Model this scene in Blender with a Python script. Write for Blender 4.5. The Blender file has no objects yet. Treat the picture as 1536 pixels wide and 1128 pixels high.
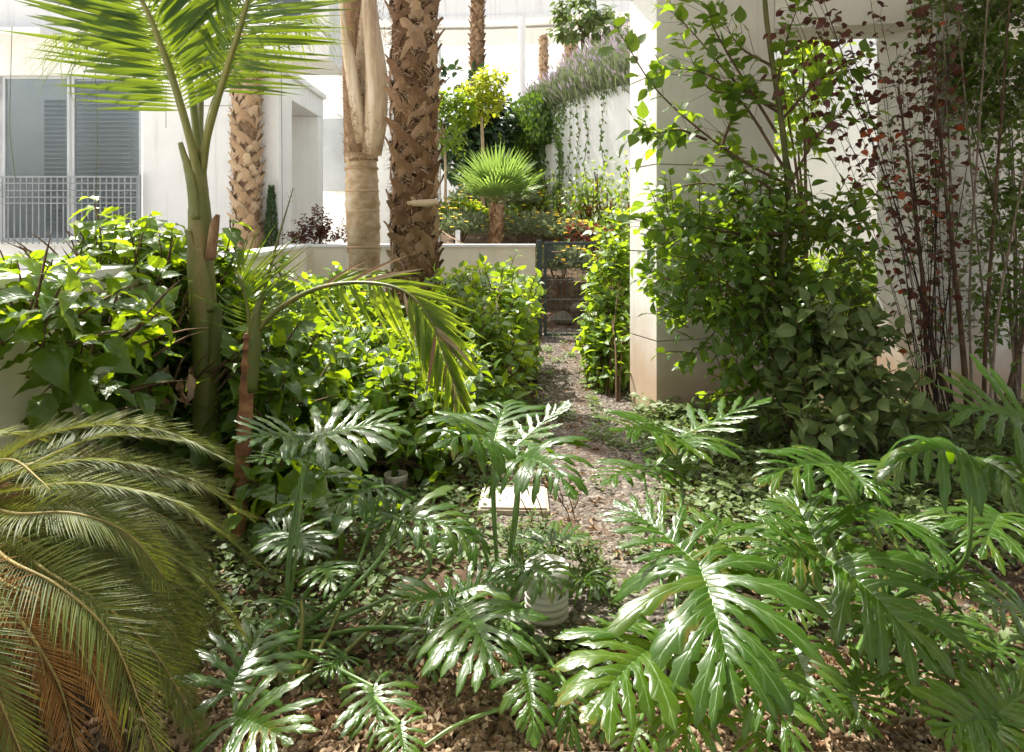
import bpy, math, random
import numpy as np
from mathutils import Vector, Matrix, noise
R = math.radians
rng = random.Random(7)
sc = bpy.context.scene
COL = sc.collection

# ------------------------------------------------------------------ camera, sky, sun, exposure
EYE = 1.4; F = 1109.0; HOR = 345.0
cam_d = bpy.data.cameras.new('camera'); cam = bpy.data.objects.new('camera', cam_d); COL.objects.link(cam)
cam.location = (0, 0, EYE); cam.rotation_euler = (R(90), 0, 0)
cam_d.sensor_width = 36; cam_d.lens = 36 * F / 1536
cam_d.shift_y = -(564 - HOR) / 1536
cam_d.clip_start = 0.05; cam_d.clip_end = 500
sc.camera = cam

SUN = Vector((-0.33, 0.45, 0.88)).normalized()          # direction towards the sun
SUN_E = math.asin(SUN.z)
w = bpy.data.worlds.new('World'); sc.world = w; w.use_nodes = True
nt = w.node_tree; nt.nodes.clear()
sky = nt.nodes.new('ShaderNodeTexSky'); sky.sky_type = 'NISHITA'; sky.sun_disc = False
sky.sun_elevation = SUN_E; sky.sun_rotation = math.atan2(SUN.x, SUN.y)
sky.air_density = 1.0; sky.dust_density = 5.0; sky.ozone_density = 1.0
bg = nt.nodes.new('ShaderNodeBackground'); bg.inputs[1].default_value = 0.15
wo = nt.nodes.new('ShaderNodeOutputWorld')
hs = nt.nodes.new('ShaderNodeHueSaturation'); hs.inputs['Saturation'].default_value = 0.5      # milky summer sky
mt_ = nt.nodes.new('ShaderNodeMix'); mt_.data_type = 'RGBA'; mt_.blend_type = 'MULTIPLY'; mt_.inputs[0].default_value = 1.0; mt_.inputs[7].default_value = (1.0, 0.99, 0.965, 1)
nt.links.new(sky.outputs[0], hs.inputs['Color']); nt.links.new(hs.outputs[0], mt_.inputs[6]); nt.links.new(mt_.outputs[2], bg.inputs[0]); nt.links.new(bg.outputs[0], wo.inputs[0])
sd = bpy.data.lights.new('sun', 'SUN'); sd.energy = 5.0; sd.angle = R(0.53); sd.color = (1.0, 0.95, 0.86)
so = bpy.data.objects.new('sun', sd); COL.objects.link(so)
so.rotation_euler = SUN.to_track_quat('Z', 'Y').to_euler(); so.location = (-8, 8, 18)
sc.view_settings.view_transform = 'Standard'; sc.view_settings.look = 'None'
sc.view_settings.gamma = 1.0; sc.view_settings.use_curve_mapping = False
sc.view_settings.exposure = 1.3

# ------------------------------------------------------------------ helpers
def P(px, py, Y):
    return Vector(((px - 768) / F * Y, Y, EYE - (py - HOR) / F * Y))
def G(px, py):                                           # a point of the level ground seen at a pixel
    Y = EYE * F / (py - HOR); return Vector(((px - 768) / F * Y, Y, 0))
def ru(a, b): return rng.uniform(a, b)
def rdir():
    while True:
        v = Vector((ru(-1, 1), ru(-1, 1), ru(-1, 1)))
        if 0.05 < v.length < 1: return v.normalized()

class Acc:
    """collects geometry; build() links it as ONE mesh object"""
    def __init__(s): s.v = []; s.f = []; s.u = []; s.n = 0
    def add(s, v, f, u=None):
        v = np.asarray(v, dtype=np.float32).reshape(-1, 3)
        f = np.asarray(f, dtype=np.int32)
        if u is None: u = np.full((len(v), 2), 0.5, dtype=np.float32)
        s.v.append(v); s.f.append(f + s.n); s.u.append(np.asarray(u, dtype=np.float32)); s.n += len(v)
    def mesh(s, name, mat, smooth=True):
        me = bpy.data.meshes.new(name)
        if not s.v: return me
        v = np.concatenate(s.v); u = np.concatenate(s.u)
        li = np.concatenate([f.ravel() for f in s.f])
        tot = np.concatenate([np.full(len(f), f.shape[1], dtype=np.int32) for f in s.f])
        st = np.concatenate([[0], np.cumsum(tot)[:-1]]).astype(np.int32)
        me.vertices.add(len(v)); me.vertices.foreach_set('co', v.ravel())
        me.loops.add(len(li)); me.loops.foreach_set('vertex_index', li)
        me.polygons.add(len(tot)); me.polygons.foreach_set('loop_start', st)
        uv = me.uv_layers.new(name='UVMap'); uv.data.foreach_set('uv', u[li].ravel())
        me.update(calc_edges=True); me.validate()
        me.polygons.foreach_set('use_smooth', np.full(len(me.polygons), smooth))
        if mat: me.materials.append(mat)
        return me
    def build(s, name, mat, parent=None, smooth=True):
        return link(name, s.mesh(name, mat, smooth), parent)
    # primitive shapes
    def box(s, a, b):
        (x0, y0, z0), (x1, y1, z1) = a, b
        v = [(x, y, z) for z in (z0, z1) for y in (y0, y1) for x in (x0, x1)]
        s.add(v, [(0, 2, 3, 1), (4, 5, 7, 6), (0, 1, 5, 4), (2, 6, 7, 3), (0, 4, 6, 2), (1, 3, 7, 5)])
    def prism(s, poly, z0, z1):
        """vertical prism over a counter-clockwise floor polygon (split into separate walls and caps)"""
        n = len(poly)
        v = [(x, y, z0) for x, y in poly] + [(x, y, z1) for x, y in poly]
        s.add(v, [(i, (i + 1) % n, n + (i + 1) % n, n + i) for i in range(n)])
        if n == 4: s.add(v, [(3, 2, 1, 0), (4, 5, 6, 7)])
    def tube(s, pts, rad, k=6, cap=True, jit=0.0):
        pts = [Vector(p) for p in pts]; n = len(pts)
        if not hasattr(rad, '__len__'): rad = [rad] * n
        V = []; U = []
        ref = Vector((0.31, 0.17, 0.93)).normalized()
        L = 0
        for i, p in enumerate(pts):
            d = (pts[min(i + 1, n - 1)] - pts[max(i - 1, 0)])
            d = d.normalized() if d.length > 1e-9 else Vector((0, 0, 1))
            if abs(d.dot(ref)) > 0.97: ref = Vector((1, 0, 0.1)).normalized()
            a = d.cross(ref).normalized(); b = d.cross(a)
            if i: L += (p - pts[i - 1]).length
            for j in range(k):
                t = 2 * math.pi * j / k; r = rad[i] * (1 + (ru(-jit, jit) if jit else 0))
                V.append(p + (a * math.cos(t) + b * math.sin(t)) * r); U.append((j / k, L))
        Fc = [(i * k + j, i * k + (j + 1) % k, (i + 1) * k + (j + 1) % k, (i + 1) * k + j) for i in range(n - 1) for j in range(k)]
        s.add(V, Fc, U)
        if cap:
            for base, sgn in ((0, 1), ((n - 1) * k, -1)):
                c = pts[0] if base == 0 else pts[-1]
                vv = [V[base + j] for j in range(k)] + [c]
                s.add(vv, [((j + 1) % k, j, k) if sgn == 1 else (j, (j + 1) % k, k) for j in range(k)], [(0.5, 0.5)] * (k + 1))
    def lathe(s, prof, c, k=24, tilt=None):
        V = []
        for r, z in prof:
            for j in range(k):
                t = 2 * math.pi * j / k
                q = Vector((r * math.cos(t), r * math.sin(t), z))
                if tilt: q = tilt @ q
                V.append(q + Vector(c))
        n = len(prof)
        s.add(V, [(i * k + j, i * k + (j + 1) % k, (i + 1) * k + (j + 1) % k, (i + 1) * k + j) for i in range(n - 1) for j in range(k)])

def link(name, me, parent=None):
    o = bpy.data.objects.new(name, me); COL.objects.link(o)
    if parent is not None: o.parent = parent
    return o
def thing(name, label, cat, loc=None, group=None):
    o = bpy.data.objects.new(name, None); COL.objects.link(o)
    o.empty_display_size = 0.1
    o['label'] = label; o['category'] = cat
    if group: o['group'] = group
    return o
def tag(o, label, cat, group=None):
    o['label'] = label; o['category'] = cat
    if group: o['group'] = group
    return o
def setting(o): o['kind'] = 'structure'; return o
def stuff(o): o['kind'] = 'stuff'; return o

# ------------------------------------------------------------------ materials
def newmat(name):
    m = bpy.data.materials.new(name); m.use_nodes = True
    n = m.node_tree; n.nodes.clear(); return m, n
def N(nt, t, **kw):
    n = nt.nodes.new(t)
    for k, v in kw.items(): setattr(n, k, v)
    return n
def ramp(nt, stops, interp='LINEAR'):
    r = N(nt, 'ShaderNodeValToRGB'); r.color_ramp.interpolation = interp
    el = r.color_ramp.elements
    el[0].position, el[0].color = stops[0][0], (*stops[0][1], 1)
    el[1].position, el[1].color = stops[-1][0], (*stops[-1][1], 1)
    for p, c in stops[1:-1]:
        e = el.new(p); e.color = (*c, 1)
    return r
def M_(nt, op, a, b=None, c=None):
    n = N(nt, 'ShaderNodeMath', operation=op)
    for i, x in enumerate((a, b, c)):
        if x is None: continue
        if isinstance(x, (int, float)): n.inputs[i].default_value = x
        else: nt.links.new(x, n.inputs[i])
    return n.outputs[0]
def mixc(nt, fac, a, b, mode='MIX'):
    n = N(nt, 'ShaderNodeMix', data_type='RGBA', blend_type=mode)
    for sock, x in ((n.inputs[0], fac), (n.inputs[6], a), (n.inputs[7], b)):
        if isinstance(x, (int, float)): sock.default_value = x
        elif isinstance(x, tuple): sock.default_value = (*x, 1)
        else: nt.links.new(x, sock)
    return n.outputs[2]

def leaf_mat(name, cols, trans_col, trans=0.35, rough=0.4, spec=0.5, vein=0.25, vein_col=(0.22, 0.30, 0.10), side=8.0, back=None, bump=0.25, sheen=0):
    """cols: stops picked at random leaf by leaf; UV.x runs across the leaf, UV.y along it"""
    m, n = newmat(name)
    oi = N(n, 'ShaderNodeObjectInfo'); ge = N(n, 'ShaderNodeNewGeometry')
    rnd = M_(n, 'FRACT', M_(n, 'ADD', oi.outputs['Random'], ge.outputs['Random Per Island']))
    cr = ramp(n, [(i / (len(cols) - 1), c) for i, c in enumerate(cols)]); n.links.new(rnd, cr.inputs[0])
    uv = N(n, 'ShaderNodeUVMap'); sp = N(n, 'ShaderNodeSeparateXYZ'); n.links.new(uv.outputs[0], sp.inputs[0])
    ax = M_(n, 'ABSOLUTE', M_(n, 'SUBTRACT', sp.outputs[0], 0.5))
    mid = M_(n, 'SUBTRACT', 1.0, M_(n, 'MULTIPLY', ax, 16.0)); mid = M_(n, 'MAXIMUM', mid, 0.0)
    sv = M_(n, 'MULTIPLY', M_(n, 'SUBTRACT', sp.outputs[1], M_(n, 'MULTIPLY', ax, 0.45)), side)
    sv = M_(n, 'ABSOLUTE', M_(n, 'SUBTRACT', M_(n, 'FRACT', sv), 0.5))
    svl = M_(n, 'MAXIMUM', M_(n, 'SUBTRACT', 1.0, M_(n, 'MULTIPLY', sv, 9.0)), 0.0)
    v = M_(n, 'MINIMUM', M_(n, 'ADD', mid, M_(n, 'MULTIPLY', svl, 0.45)), 1.0)
    tc = N(n, 'ShaderNodeTexCoord'); nz = N(n, 'ShaderNodeTexNoise'); nz.inputs['Scale'].default_value = 14; nz.inputs['Detail'].default_value = 3
    n.links.new(tc.outputs['Object'], nz.inputs['Vector'])
    c1 = mixc(n, M_(n, 'MULTIPLY', nz.outputs[0], 0.5), cr.outputs[0], (cols[0][0] * 1.5, cols[0][1] * 1.15, cols[0][2] * 0.8))
    c2 = mixc(n, M_(n, 'MULTIPLY', v, vein), c1, vein_col)
    n5 = N(n, 'ShaderNodeTexNoise'); n5.inputs['Scale'].default_value = 5.5; n5.inputs['Detail'].default_value = 4; n.links.new(tc.outputs['Object'], n5.inputs['Vector'])
    wr = M_(n, 'ADD', M_(n, 'MULTIPLY', M_(n, 'POWER', M_(n, 'MULTIPLY', ax, 2.0), 3.0), 0.16), M_(n, 'ADD', n5.outputs[0], M_(n, 'MULTIPLY', M_(n, 'POWER', sp.outputs[1], 6.0), 0.10)))
    mw = N(n, 'ShaderNodeMapRange'); mw.inputs[1].default_value = 0.70; mw.inputs[2].default_value = 0.80; n.links.new(wr, mw.inputs[0])
    c2 = mixc(n, M_(n, 'MULTIPLY', mw.outputs[0], 0.65), c2, (0.22, 0.14, 0.04))
    pb = N(n, 'ShaderNodeBsdfPrincipled'); n.links.new(c2, pb.inputs['Base Color'])
    rr = M_(n, 'ADD', M_(n, 'MULTIPLY', nz.outputs[0], 0.25), rough - 0.12); n.links.new(rr, pb.inputs['Roughness'])
    pb.inputs['Specular IOR Level'].default_value = spec
    bp = N(n, 'ShaderNodeBump'); bp.inputs['Strength'].default_value = bump; bp.inputs['Distance'].default_value = 0.01
    hh = M_(n, 'ADD', M_(n, 'MULTIPLY', v, -0.6), M_(n, 'MULTIPLY', nz.outputs[0], 0.5)); n.links.new(hh, bp.inputs['Height'])
    n.links.new(bp.outputs[0], pb.inputs['Normal'])
    tr = N(n, 'ShaderNodeBsdfTranslucent')
    tcol = mixc(n, M_(n, 'MULTIPLY', v, 0.35), mixc(n, M_(n, 'MULTIPLY', rnd, 0.5), trans_col, cols[-1]), (0.04, 0.09, 0.01))
    n.links.new(tcol, tr.inputs[0])
    mx = N(n, 'ShaderNodeMixShader'); mx.inputs[0].default_value = trans
    n.links.new(pb.outputs[0], mx.inputs[1]); n.links.new(tr.outputs[0], mx.inputs[2])
    out = N(n, 'ShaderNodeOutputMaterial'); n.links.new(mx.outputs[0], out.inputs[0])
    return m

def solid_mat(name, stops, scale=6, rough=0.8, spec=0.3, bump=0.3, dist=0.01, detail=6, stretch=(1, 1, 1), metallic=0, stain=None, island=False, alpha=None):
    m, n = newmat(name)
    tc = N(n, 'ShaderNodeTexCoord'); mp = N(n, 'ShaderNodeMapping'); mp.inputs['Scale'].default_value = stretch
    n.links.new(tc.outputs['Object'], mp.inputs[0])
    nz = N(n, 'ShaderNodeTexNoise'); nz.inputs['Scale'].default_value = scale; nz.inputs['Detail'].default_value = detail; nz.inputs['Roughness'].default_value = 0.6
    n.links.new(mp.outputs[0], nz.inputs['Vector'])
    fac = nz.outputs[0]
    if island:
        ge = N(n, 'ShaderNodeNewGeometry'); oi = N(n, 'ShaderNodeObjectInfo')
        r = M_(n, 'FRACT', M_(n, 'ADD', ge.outputs['Random Per Island'], oi.outputs['Random']))
        fac = M_(n, 'ADD', M_(n, 'MULTIPLY', fac, 0.4), M_(n, 'MULTIPLY', r, 0.6))
    else:
        mr = N(n, 'ShaderNodeMapRange'); mr.inputs[1].default_value = 0.3; mr.inputs[2].default_value = 0.7
        n.links.new(fac, mr.inputs[0]); fac = mr.outputs[0]
    cr = ramp(n, stops); n.links.new(fac, cr.inputs[0])
    col = cr.outputs[0]
    if stain:                                            # soil splashed on the foot of a wall, with its own ragged edge
        (h, sc_col, amt) = stain
        sp = N(n, 'ShaderNodeSeparateXYZ'); n.links.new(tc.outputs['Object'], sp.inputs[0])
        n2 = N(n, 'ShaderNodeTexNoise'); n2.inputs['Scale'].default_value = 2.2; n2.inputs['Detail'].default_value = 8
        n.links.new(tc.outputs['Object'], n2.inputs['Vector'])
        z = M_(n, 'ADD', sp.outputs[2], M_(n, 'MULTIPLY', M_(n, 'SUBTRACT', n2.outputs[0], 0.5), -h * 1.6))
        mr2 = N(n, 'ShaderNodeMapRange'); mr2.inputs[1].default_value = h; mr2.inputs[2].default_value = h * 0.25
        n.links.new(z, mr2.inputs[0])
        col = mixc(n, M_(n, 'MULTIPLY', mr2.outputs[0], amt), col, sc_col)
        # faint vertical runs of rain dirt
        mp3 = N(n, 'ShaderNodeMapping'); mp3.inputs['Scale'].default_value = (9, 9, 0.5); n.links.new(tc.outputs['Object'], mp3.inputs[0])
        n3 = N(n, 'ShaderNodeTexNoise'); n3.inputs['Scale'].default_value = 1.2; n3.inputs['Detail'].default_value = 4
        n.links.new(mp3.outputs[0], n3.inputs['Vector'])
        mr3 = N(n, 'ShaderNodeMapRange'); mr3.inputs[1].default_value = 0.55; mr3.inputs[2].default_value = 0.8; n.links.new(n3.outputs[0], mr3.inputs[0])
        col = mixc(n, M_(n, 'MULTIPLY', mr3.outputs[0], 0.32), col, (0.36, 0.33, 0.26))
    pb = N(n, 'ShaderNodeBsdfPrincipled'); n.links.new(col, pb.inputs['Base Color'])
    pb.inputs['Roughness'].default_value = rough; pb.inputs['Specular IOR Level'].default_value = spec; pb.inputs['Metallic'].default_value = metallic
    if alpha is not None: pb.inputs['Alpha'].default_value = alpha
    bp = N(n, 'ShaderNodeBump'); bp.inputs['Strength'].default_value = bump; bp.inputs['Distance'].default_value = dist
    n.links.new(nz.outputs[0], bp.inputs['Height']); n.links.new(bp.outputs[0], pb.inputs['Normal'])
    out = N(n, 'ShaderNodeOutputMaterial'); n.links.new(pb.outputs[0], out.inputs[0])
    return m

MT = {}
MT['white'] = solid_mat('white_render', [(0, (0.79, 0.79, 0.77)), (1, (0.85, 0.85, 0.835))], 3, 0.85, 0.2, 0.08, 0.004, stain=(0.12, (0.5, 0.42, 0.3), 0.5))
MT['cream'] = solid_mat('cream_render', [(0, (0.76, 0.70, 0.55)), (1, (0.82, 0.77, 0.62))], 5, 0.9, 0.2, 0.15, 0.004, stain=(0.35, (0.42, 0.30, 0.17), 0.6))
MT['pillar'] = solid_mat('pillar_render', [(0, (0.70, 0.685, 0.63)), (1, (0.78, 0.765, 0.71))], 4, 0.9, 0.2, 0.15, 0.004, stain=(0.75, (0.45, 0.27, 0.14), 0.75))
MT['joint'] = solid_mat('joint_filler', [(0, (0.30, 0.28, 0.24)), (1, (0.38, 0.36, 0.30))], 9, 0.9)
MT['soil'] = solid_mat('garden_soil', [(0, (0.035, 0.024, 0.015)), (0.5, (0.075, 0.050, 0.032)), (1, (0.15, 0.108, 0.07))], 7, 0.95, 0.1, 0.9, 0.03, detail=10)
MT['pathbed'] = solid_mat('path_bed', [(0, (0.05, 0.035, 0.025)), (1, (0.14, 0.10, 0.075))], 25, 0.95, 0.1, 0.9, 0.02, detail=10)
MT['gravel'] = solid_mat('gravel_stones', [(0, (0.04, 0.033, 0.026)), (0.5, (0.11, 0.092, 0.074)), (0.85, (0.24, 0.21, 0.175)), (1, (0.52, 0.47, 0.41))], 30, 0.85, 0.2, 0.3, 0.004, island=True)
MT['pebble'] = solid_mat('pebbles', [(0, (0.08, 0.05, 0.028)), (0.5, (0.20, 0.13, 0.075)), (1, (0.38, 0.28, 0.18))], 25, 0.75, 0.3, 0.3, 0.003, island=True)
MT['slab'] = solid_mat('paving_slab', [(0, (0.42, 0.33, 0.24)), (1, (0.55, 0.46, 0.36))], 8, 0.85, 0.2, 0.3, 0.004)
MT['rail'] = solid_mat('grey_railing_paint', [(0, (0.26, 0.28, 0.29)), (1, (0.34, 0.36, 0.37))], 5, 0.5)
MT['frame'] = solid_mat('grey_aluminium', [(0, (0.50, 0.52, 0.53)), (1, (0.60, 0.62, 0.63))], 3, 0.4, 0.5, 0.02, metallic=0.3)
MT['green_metal'] = solid_mat('dark_green_metal', [(0, (0.025, 0.045, 0.045)), (1, (0.05, 0.075, 0.07))], 8, 0.4, 0.5, 0.05)
MT['plastic'] = solid_mat('white_plastic', [(0, (0.55, 0.53, 0.48)), (1, (0.74, 0.73, 0.70))], 9, 0.45, 0.45, 0.08, stain=(0.14, (0.30, 0.22, 0.13), 0.75))
MT['hose'] = solid_mat('brown_hose', [(0, (0.10, 0.05, 0.03)), (1, (0.19, 0.11, 0.07))], 12, 0.6)
MT['bark_boot'] = solid_mat('palm_leaf_bases', [(0, (0.07, 0.035, 0.018)), (0.4, (0.17, 0.095, 0.05)), (0.75, (0.34, 0.22, 0.13)), (1, (0.55, 0.41, 0.28))], 9, 0.85, 0.15, 0.7, 0.01, stretch=(3, 3, 0.9), island=True)
MT['bark_boot_pale'] = solid_mat('pale_palm_leaf_bases', [(0, (0.30, 0.18, 0.10)), (0.5, (0.48, 0.34, 0.21)), (1, (0.62, 0.49, 0.34))], 9, 0.85, 0.15, 0.6, 0.01, stretch=(3, 3, 0.9), island=True)
MT['bark_core'] = solid_mat('palm_core', [(0, (0.05, 0.025, 0.012)), (1, (0.20, 0.11, 0.055))], 24, 0.95, 0.1, 1.0, 0.02, stretch=(1, 1, 0.3))
MT['bark_core_pale'] = solid_mat('pale_palm_core', [(0, (0.16, 0.09, 0.05)), (1, (0.38, 0.25, 0.15))], 24, 0.95, 0.1, 1.0, 0.02, stretch=(1, 1, 0.3))
MT['bark_smooth'] = solid_mat('smooth_palm_bark', [(0, (0.30, 0.19, 0.10)), (0.5, (0.48, 0.35, 0.22)), (1, (0.60, 0.49, 0.36))], 7, 0.85, 0.2, 0.7, 0.012, stretch=(1, 1, 1.3))
MT['sheath'] = solid_mat('dry_sheath', [(0, (0.36, 0.24, 0.14)), (0.6, (0.56, 0.44, 0.30)), (1, (0.66, 0.56, 0.43))], 4, 0.7, 0.3, 0.3, 0.01, stretch=(4, 4, 0.5))
MT['fibre'] = solid_mat('palm_fibre', [(0, (0.14, 0.08, 0.04)), (1, (0.58, 0.43, 0.28))], 8, 0.9, 0.1, 0.2, island=True)
MT['green_bark'] = solid_mat('green_palm_shaft', [(0, (0.045, 0.058, 0.010)), (0.55, (0.095, 0.115, 0.020)), (1, (0.19, 0.14, 0.05))], 3.5, 0.5, 0.4, 0.2, 0.006, stretch=(2, 2, 0.6))
MT['dark_green_bark'] = solid_mat('dark_green_stem', [(0, (0.04, 0.05, 0.012)), (0.5, (0.08, 0.085, 0.022)), (1, (0.14, 0.12, 0.05))], 5, 0.6, 0.3, 0.2, 0.004)
MT['petiole_y'] = solid_mat('olive_petiole', [(0, (0.08, 0.10, 0.015)), (1, (0.19, 0.18, 0.04))], 6, 0.45, 0.45, 0.1, stretch=(2, 2, 0.5))
MT['brown_bark'] = solid_mat('ringed_brown_bark', [(0, (0.09, 0.04, 0.02)), (0.6, (0.22, 0.10, 0.045)), (1, (0.34, 0.18, 0.09))], 7, 0.7, 0.3, 0.5, 0.006, stretch=(1, 1, 3))
MT['twig'] = solid_mat('brown_twig', [(0, (0.05, 0.03, 0.018)), (1, (0.16, 0.10, 0.06))], 15, 0.85, 0.2, 0.4, 0.003)
MT['twig_dark'] = solid_mat('dark_twig', [(0, (0.02, 0.012, 0.010)), (1, (0.07, 0.045, 0.035))], 15, 0.85, 0.2, 0.4, 0.003)
MT['twig_grey'] = solid_mat('grey_twig', [(0, (0.12, 0.09, 0.065)), (1, (0.30, 0.24, 0.18))], 15, 0.85, 0.2, 0.4, 0.003)
MT['twig_green'] = solid_mat('green_twig', [(0, (0.05, 0.07, 0.015)), (1, (0.13, 0.14, 0.04))], 15, 0.6, 0.3, 0.2, 0.003)
MT['petiole'] = solid_mat('green_petiole', [(0, (0.06, 0.13, 0.025)), (1, (0.13, 0.22, 0.05))], 8, 0.35, 0.5, 0.1)
MT['wood'] = solid_mat('stake_wood', [(0, (0.40, 0.28, 0.17)), (1, (0.58, 0.44, 0.30))], 8, 0.8)
MT['dry'] = leaf_mat('dry_leaf', [(0.30, 0.14, 0.05), (0.44, 0.26, 0.11), (0.22, 0.10, 0.04)], (0.5, 0.25, 0.08), 0.3, 0.8, 0.2)
MT['litter'] = leaf_mat('leaf_litter', [(0.12, 0.07, 0.04), (0.26, 0.18, 0.11), (0.42, 0.34, 0.24), (0.18, 0.09, 0.05)], (0.3, 0.16, 0.06), 0.12, 0.85, 0.2)
MT['philo'] = leaf_mat('philodendron_leaf', [(0.018, 0.058, 0.004), (0.034, 0.085, 0.006), (0.024, 0.068, 0.005), (0.068, 0.115, 0.007)], (0.26, 0.48, 0.004), 0.28, 0.27, 0.42, 0.4, (0.22, 0.32, 0.13), 3.2, bump=0.25)
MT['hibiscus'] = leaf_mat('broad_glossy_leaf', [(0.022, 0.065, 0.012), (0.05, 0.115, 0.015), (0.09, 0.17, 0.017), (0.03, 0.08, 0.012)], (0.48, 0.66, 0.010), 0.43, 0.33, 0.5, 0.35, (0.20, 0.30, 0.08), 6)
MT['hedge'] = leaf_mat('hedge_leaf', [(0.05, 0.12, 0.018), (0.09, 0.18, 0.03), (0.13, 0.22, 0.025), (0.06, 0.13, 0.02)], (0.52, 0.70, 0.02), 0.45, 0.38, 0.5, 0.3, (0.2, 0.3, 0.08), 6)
MT['tree'] = leaf_mat('young_tree_leaf', [(0.035, 0.085, 0.016), (0.065, 0.135, 0.022), (0.055, 0.11, 0.02)], (0.42, 0.62, 0.02), 0.45, 0.42, 0.45, 0.3, (0.14, 0.22, 0.06), 6)
MT['greyshrub'] = leaf_mat('dull_green_leaf', [(0.07, 0.115, 0.034), (0.115, 0.17, 0.05), (0.09, 0.14, 0.04)], (0.24, 0.36, 0.06), 0.25, 0.5, 0.4, 0.5, (0.2, 0.26, 0.12), 6)
MT['purple'] = leaf_mat('purple_leaf', [(0.045, 0.018, 0.020), (0.065, 0.026, 0.026), (0.10, 0.035, 0.020), (0.055, 0.030, 0.022)], (0.30, 0.08, 0.03), 0.28, 0.5, 0.4, 0.2, (0.12, 0.04, 0.04), 6)
MT['redleaf'] = leaf_mat('red_leaf', [(0.22, 0.04, 0.015), (0.30, 0.08, 0.02)], (0.6, 0.13, 0.03), 0.35, 0.5, 0.4, 0.2, (0.4, 0.1, 0.04), 6)
MT['reddull'] = leaf_mat('dull_red_leaf', [(0.16, 0.03, 0.02), (0.24, 0.06, 0.03)], (0.3, 0.08, 0.03), 0.25, 0.6, 0.3)
MT['ivy'] = leaf_mat('ivy_leaf', [(0.035, 0.075, 0.015), (0.06, 0.12, 0.022), (0.09, 0.16, 0.03)], (0.26, 0.44, 0.02), 0.36, 0.45, 0.4)
MT['cover'] = leaf_mat('ground_cover_leaf', [(0.05, 0.095, 0.03), (0.09, 0.15, 0.045), (0.12, 0.16, 0.06), (0.15, 0.22, 0.05)], (0.3, 0.44, 0.04), 0.30, 0.5, 0.4)
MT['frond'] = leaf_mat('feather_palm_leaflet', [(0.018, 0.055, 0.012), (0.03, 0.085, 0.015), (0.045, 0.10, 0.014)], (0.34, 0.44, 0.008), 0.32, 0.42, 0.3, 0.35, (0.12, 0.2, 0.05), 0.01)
MT['frond_lit'] = leaf_mat('lit_palm_leaflet', [(0.06, 0.12, 0.018), (0.10, 0.17, 0.02), (0.09, 0.15, 0.02)], (0.48, 0.60, 0.02), 0.5, 0.4, 0.4, 0.35, (0.12, 0.2, 0.05), 0.01)  # lit copy of the frond leaflet: backlit glow put into brighter colours
MT['cycad'] = leaf_mat('cycad_leaflet', [(0.036, 0.065, 0.014), (0.075, 0.105, 0.020), (0.12, 0.14, 0.026)], (0.40, 0.44, 0.02), 0.32, 0.45, 0.3, 0.3, (0.22, 0.25, 0.1), 0.01)
MT['cycad_rib'] = solid_mat('cycad_rib', [(0, (0.13, 0.11, 0.03)), (1, (0.24, 0.19, 0.06))], 10, 0.6)
MT['cycad_dead'] = leaf_mat('dead_cycad_leaflet', [(0.16, 0.085, 0.025), (0.30, 0.17, 0.06), (0.12, 0.08, 0.03)], (0.4, 0.2, 0.05), 0.2, 0.8, 0.2, 0.2, (0.3, 0.2, 0.1), 0.01)
MT['fan'] = leaf_mat('fan_palm_blade', [(0.09, 0.17, 0.045), (0.14, 0.24, 0.06)], (0.34, 0.50, 0.08), 0.4, 0.45, 0.4, 0.3, (0.16, 0.25, 0.08), 0.01)
MT['lavender'] = leaf_mat('lavender_stems', [(0.15, 0.18, 0.12), (0.22, 0.24, 0.17), (0.11, 0.16, 0.08)], (0.25, 0.32, 0.12), 0.25, 0.7, 0.2)
MT['lavflower'] = leaf_mat('lavender_flowers', [(0.40, 0.32, 0.42), (0.48, 0.41, 0.48), (0.34, 0.27, 0.36)], (0.4, 0.34, 0.45), 0.25, 0.8, 0.2)
MT['silver'] = leaf_mat('silver_bush_leaf', [(0.15, 0.19, 0.11), (0.24, 0.28, 0.19), (0.13, 0.18, 0.08)], (0.3, 0.38, 0.18), 0.25, 0.7, 0.2)
MT['yellow'] = leaf_mat('yellow_petals', [(0.75, 0.55, 0.02), (0.8, 0.65, 0.03)], (0.8, 0.6, 0.03), 0.3, 0.6, 0.2, 0.0)
MT['yellowgreen'] = leaf_mat('golden_leaf', [(0.30, 0.36, 0.02), (0.42, 0.46, 0.03), (0.22, 0.30, 0.03)], (0.6, 0.65, 0.04), 0.4, 0.5, 0.3)
MT['darkbig'] = leaf_mat('dark_rubber_leaf', [(0.02, 0.05, 0.025), (0.035, 0.08, 0.035)], (0.06, 0.12, 0.03), 0.15, 0.3, 0.5)
MT['cypress'] = leaf_mat('cypress_foliage', [(0.04, 0.08, 0.035), (0.07, 0.12, 0.05)], (0.1, 0.18, 0.05), 0.2, 0.7, 0.2)

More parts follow.
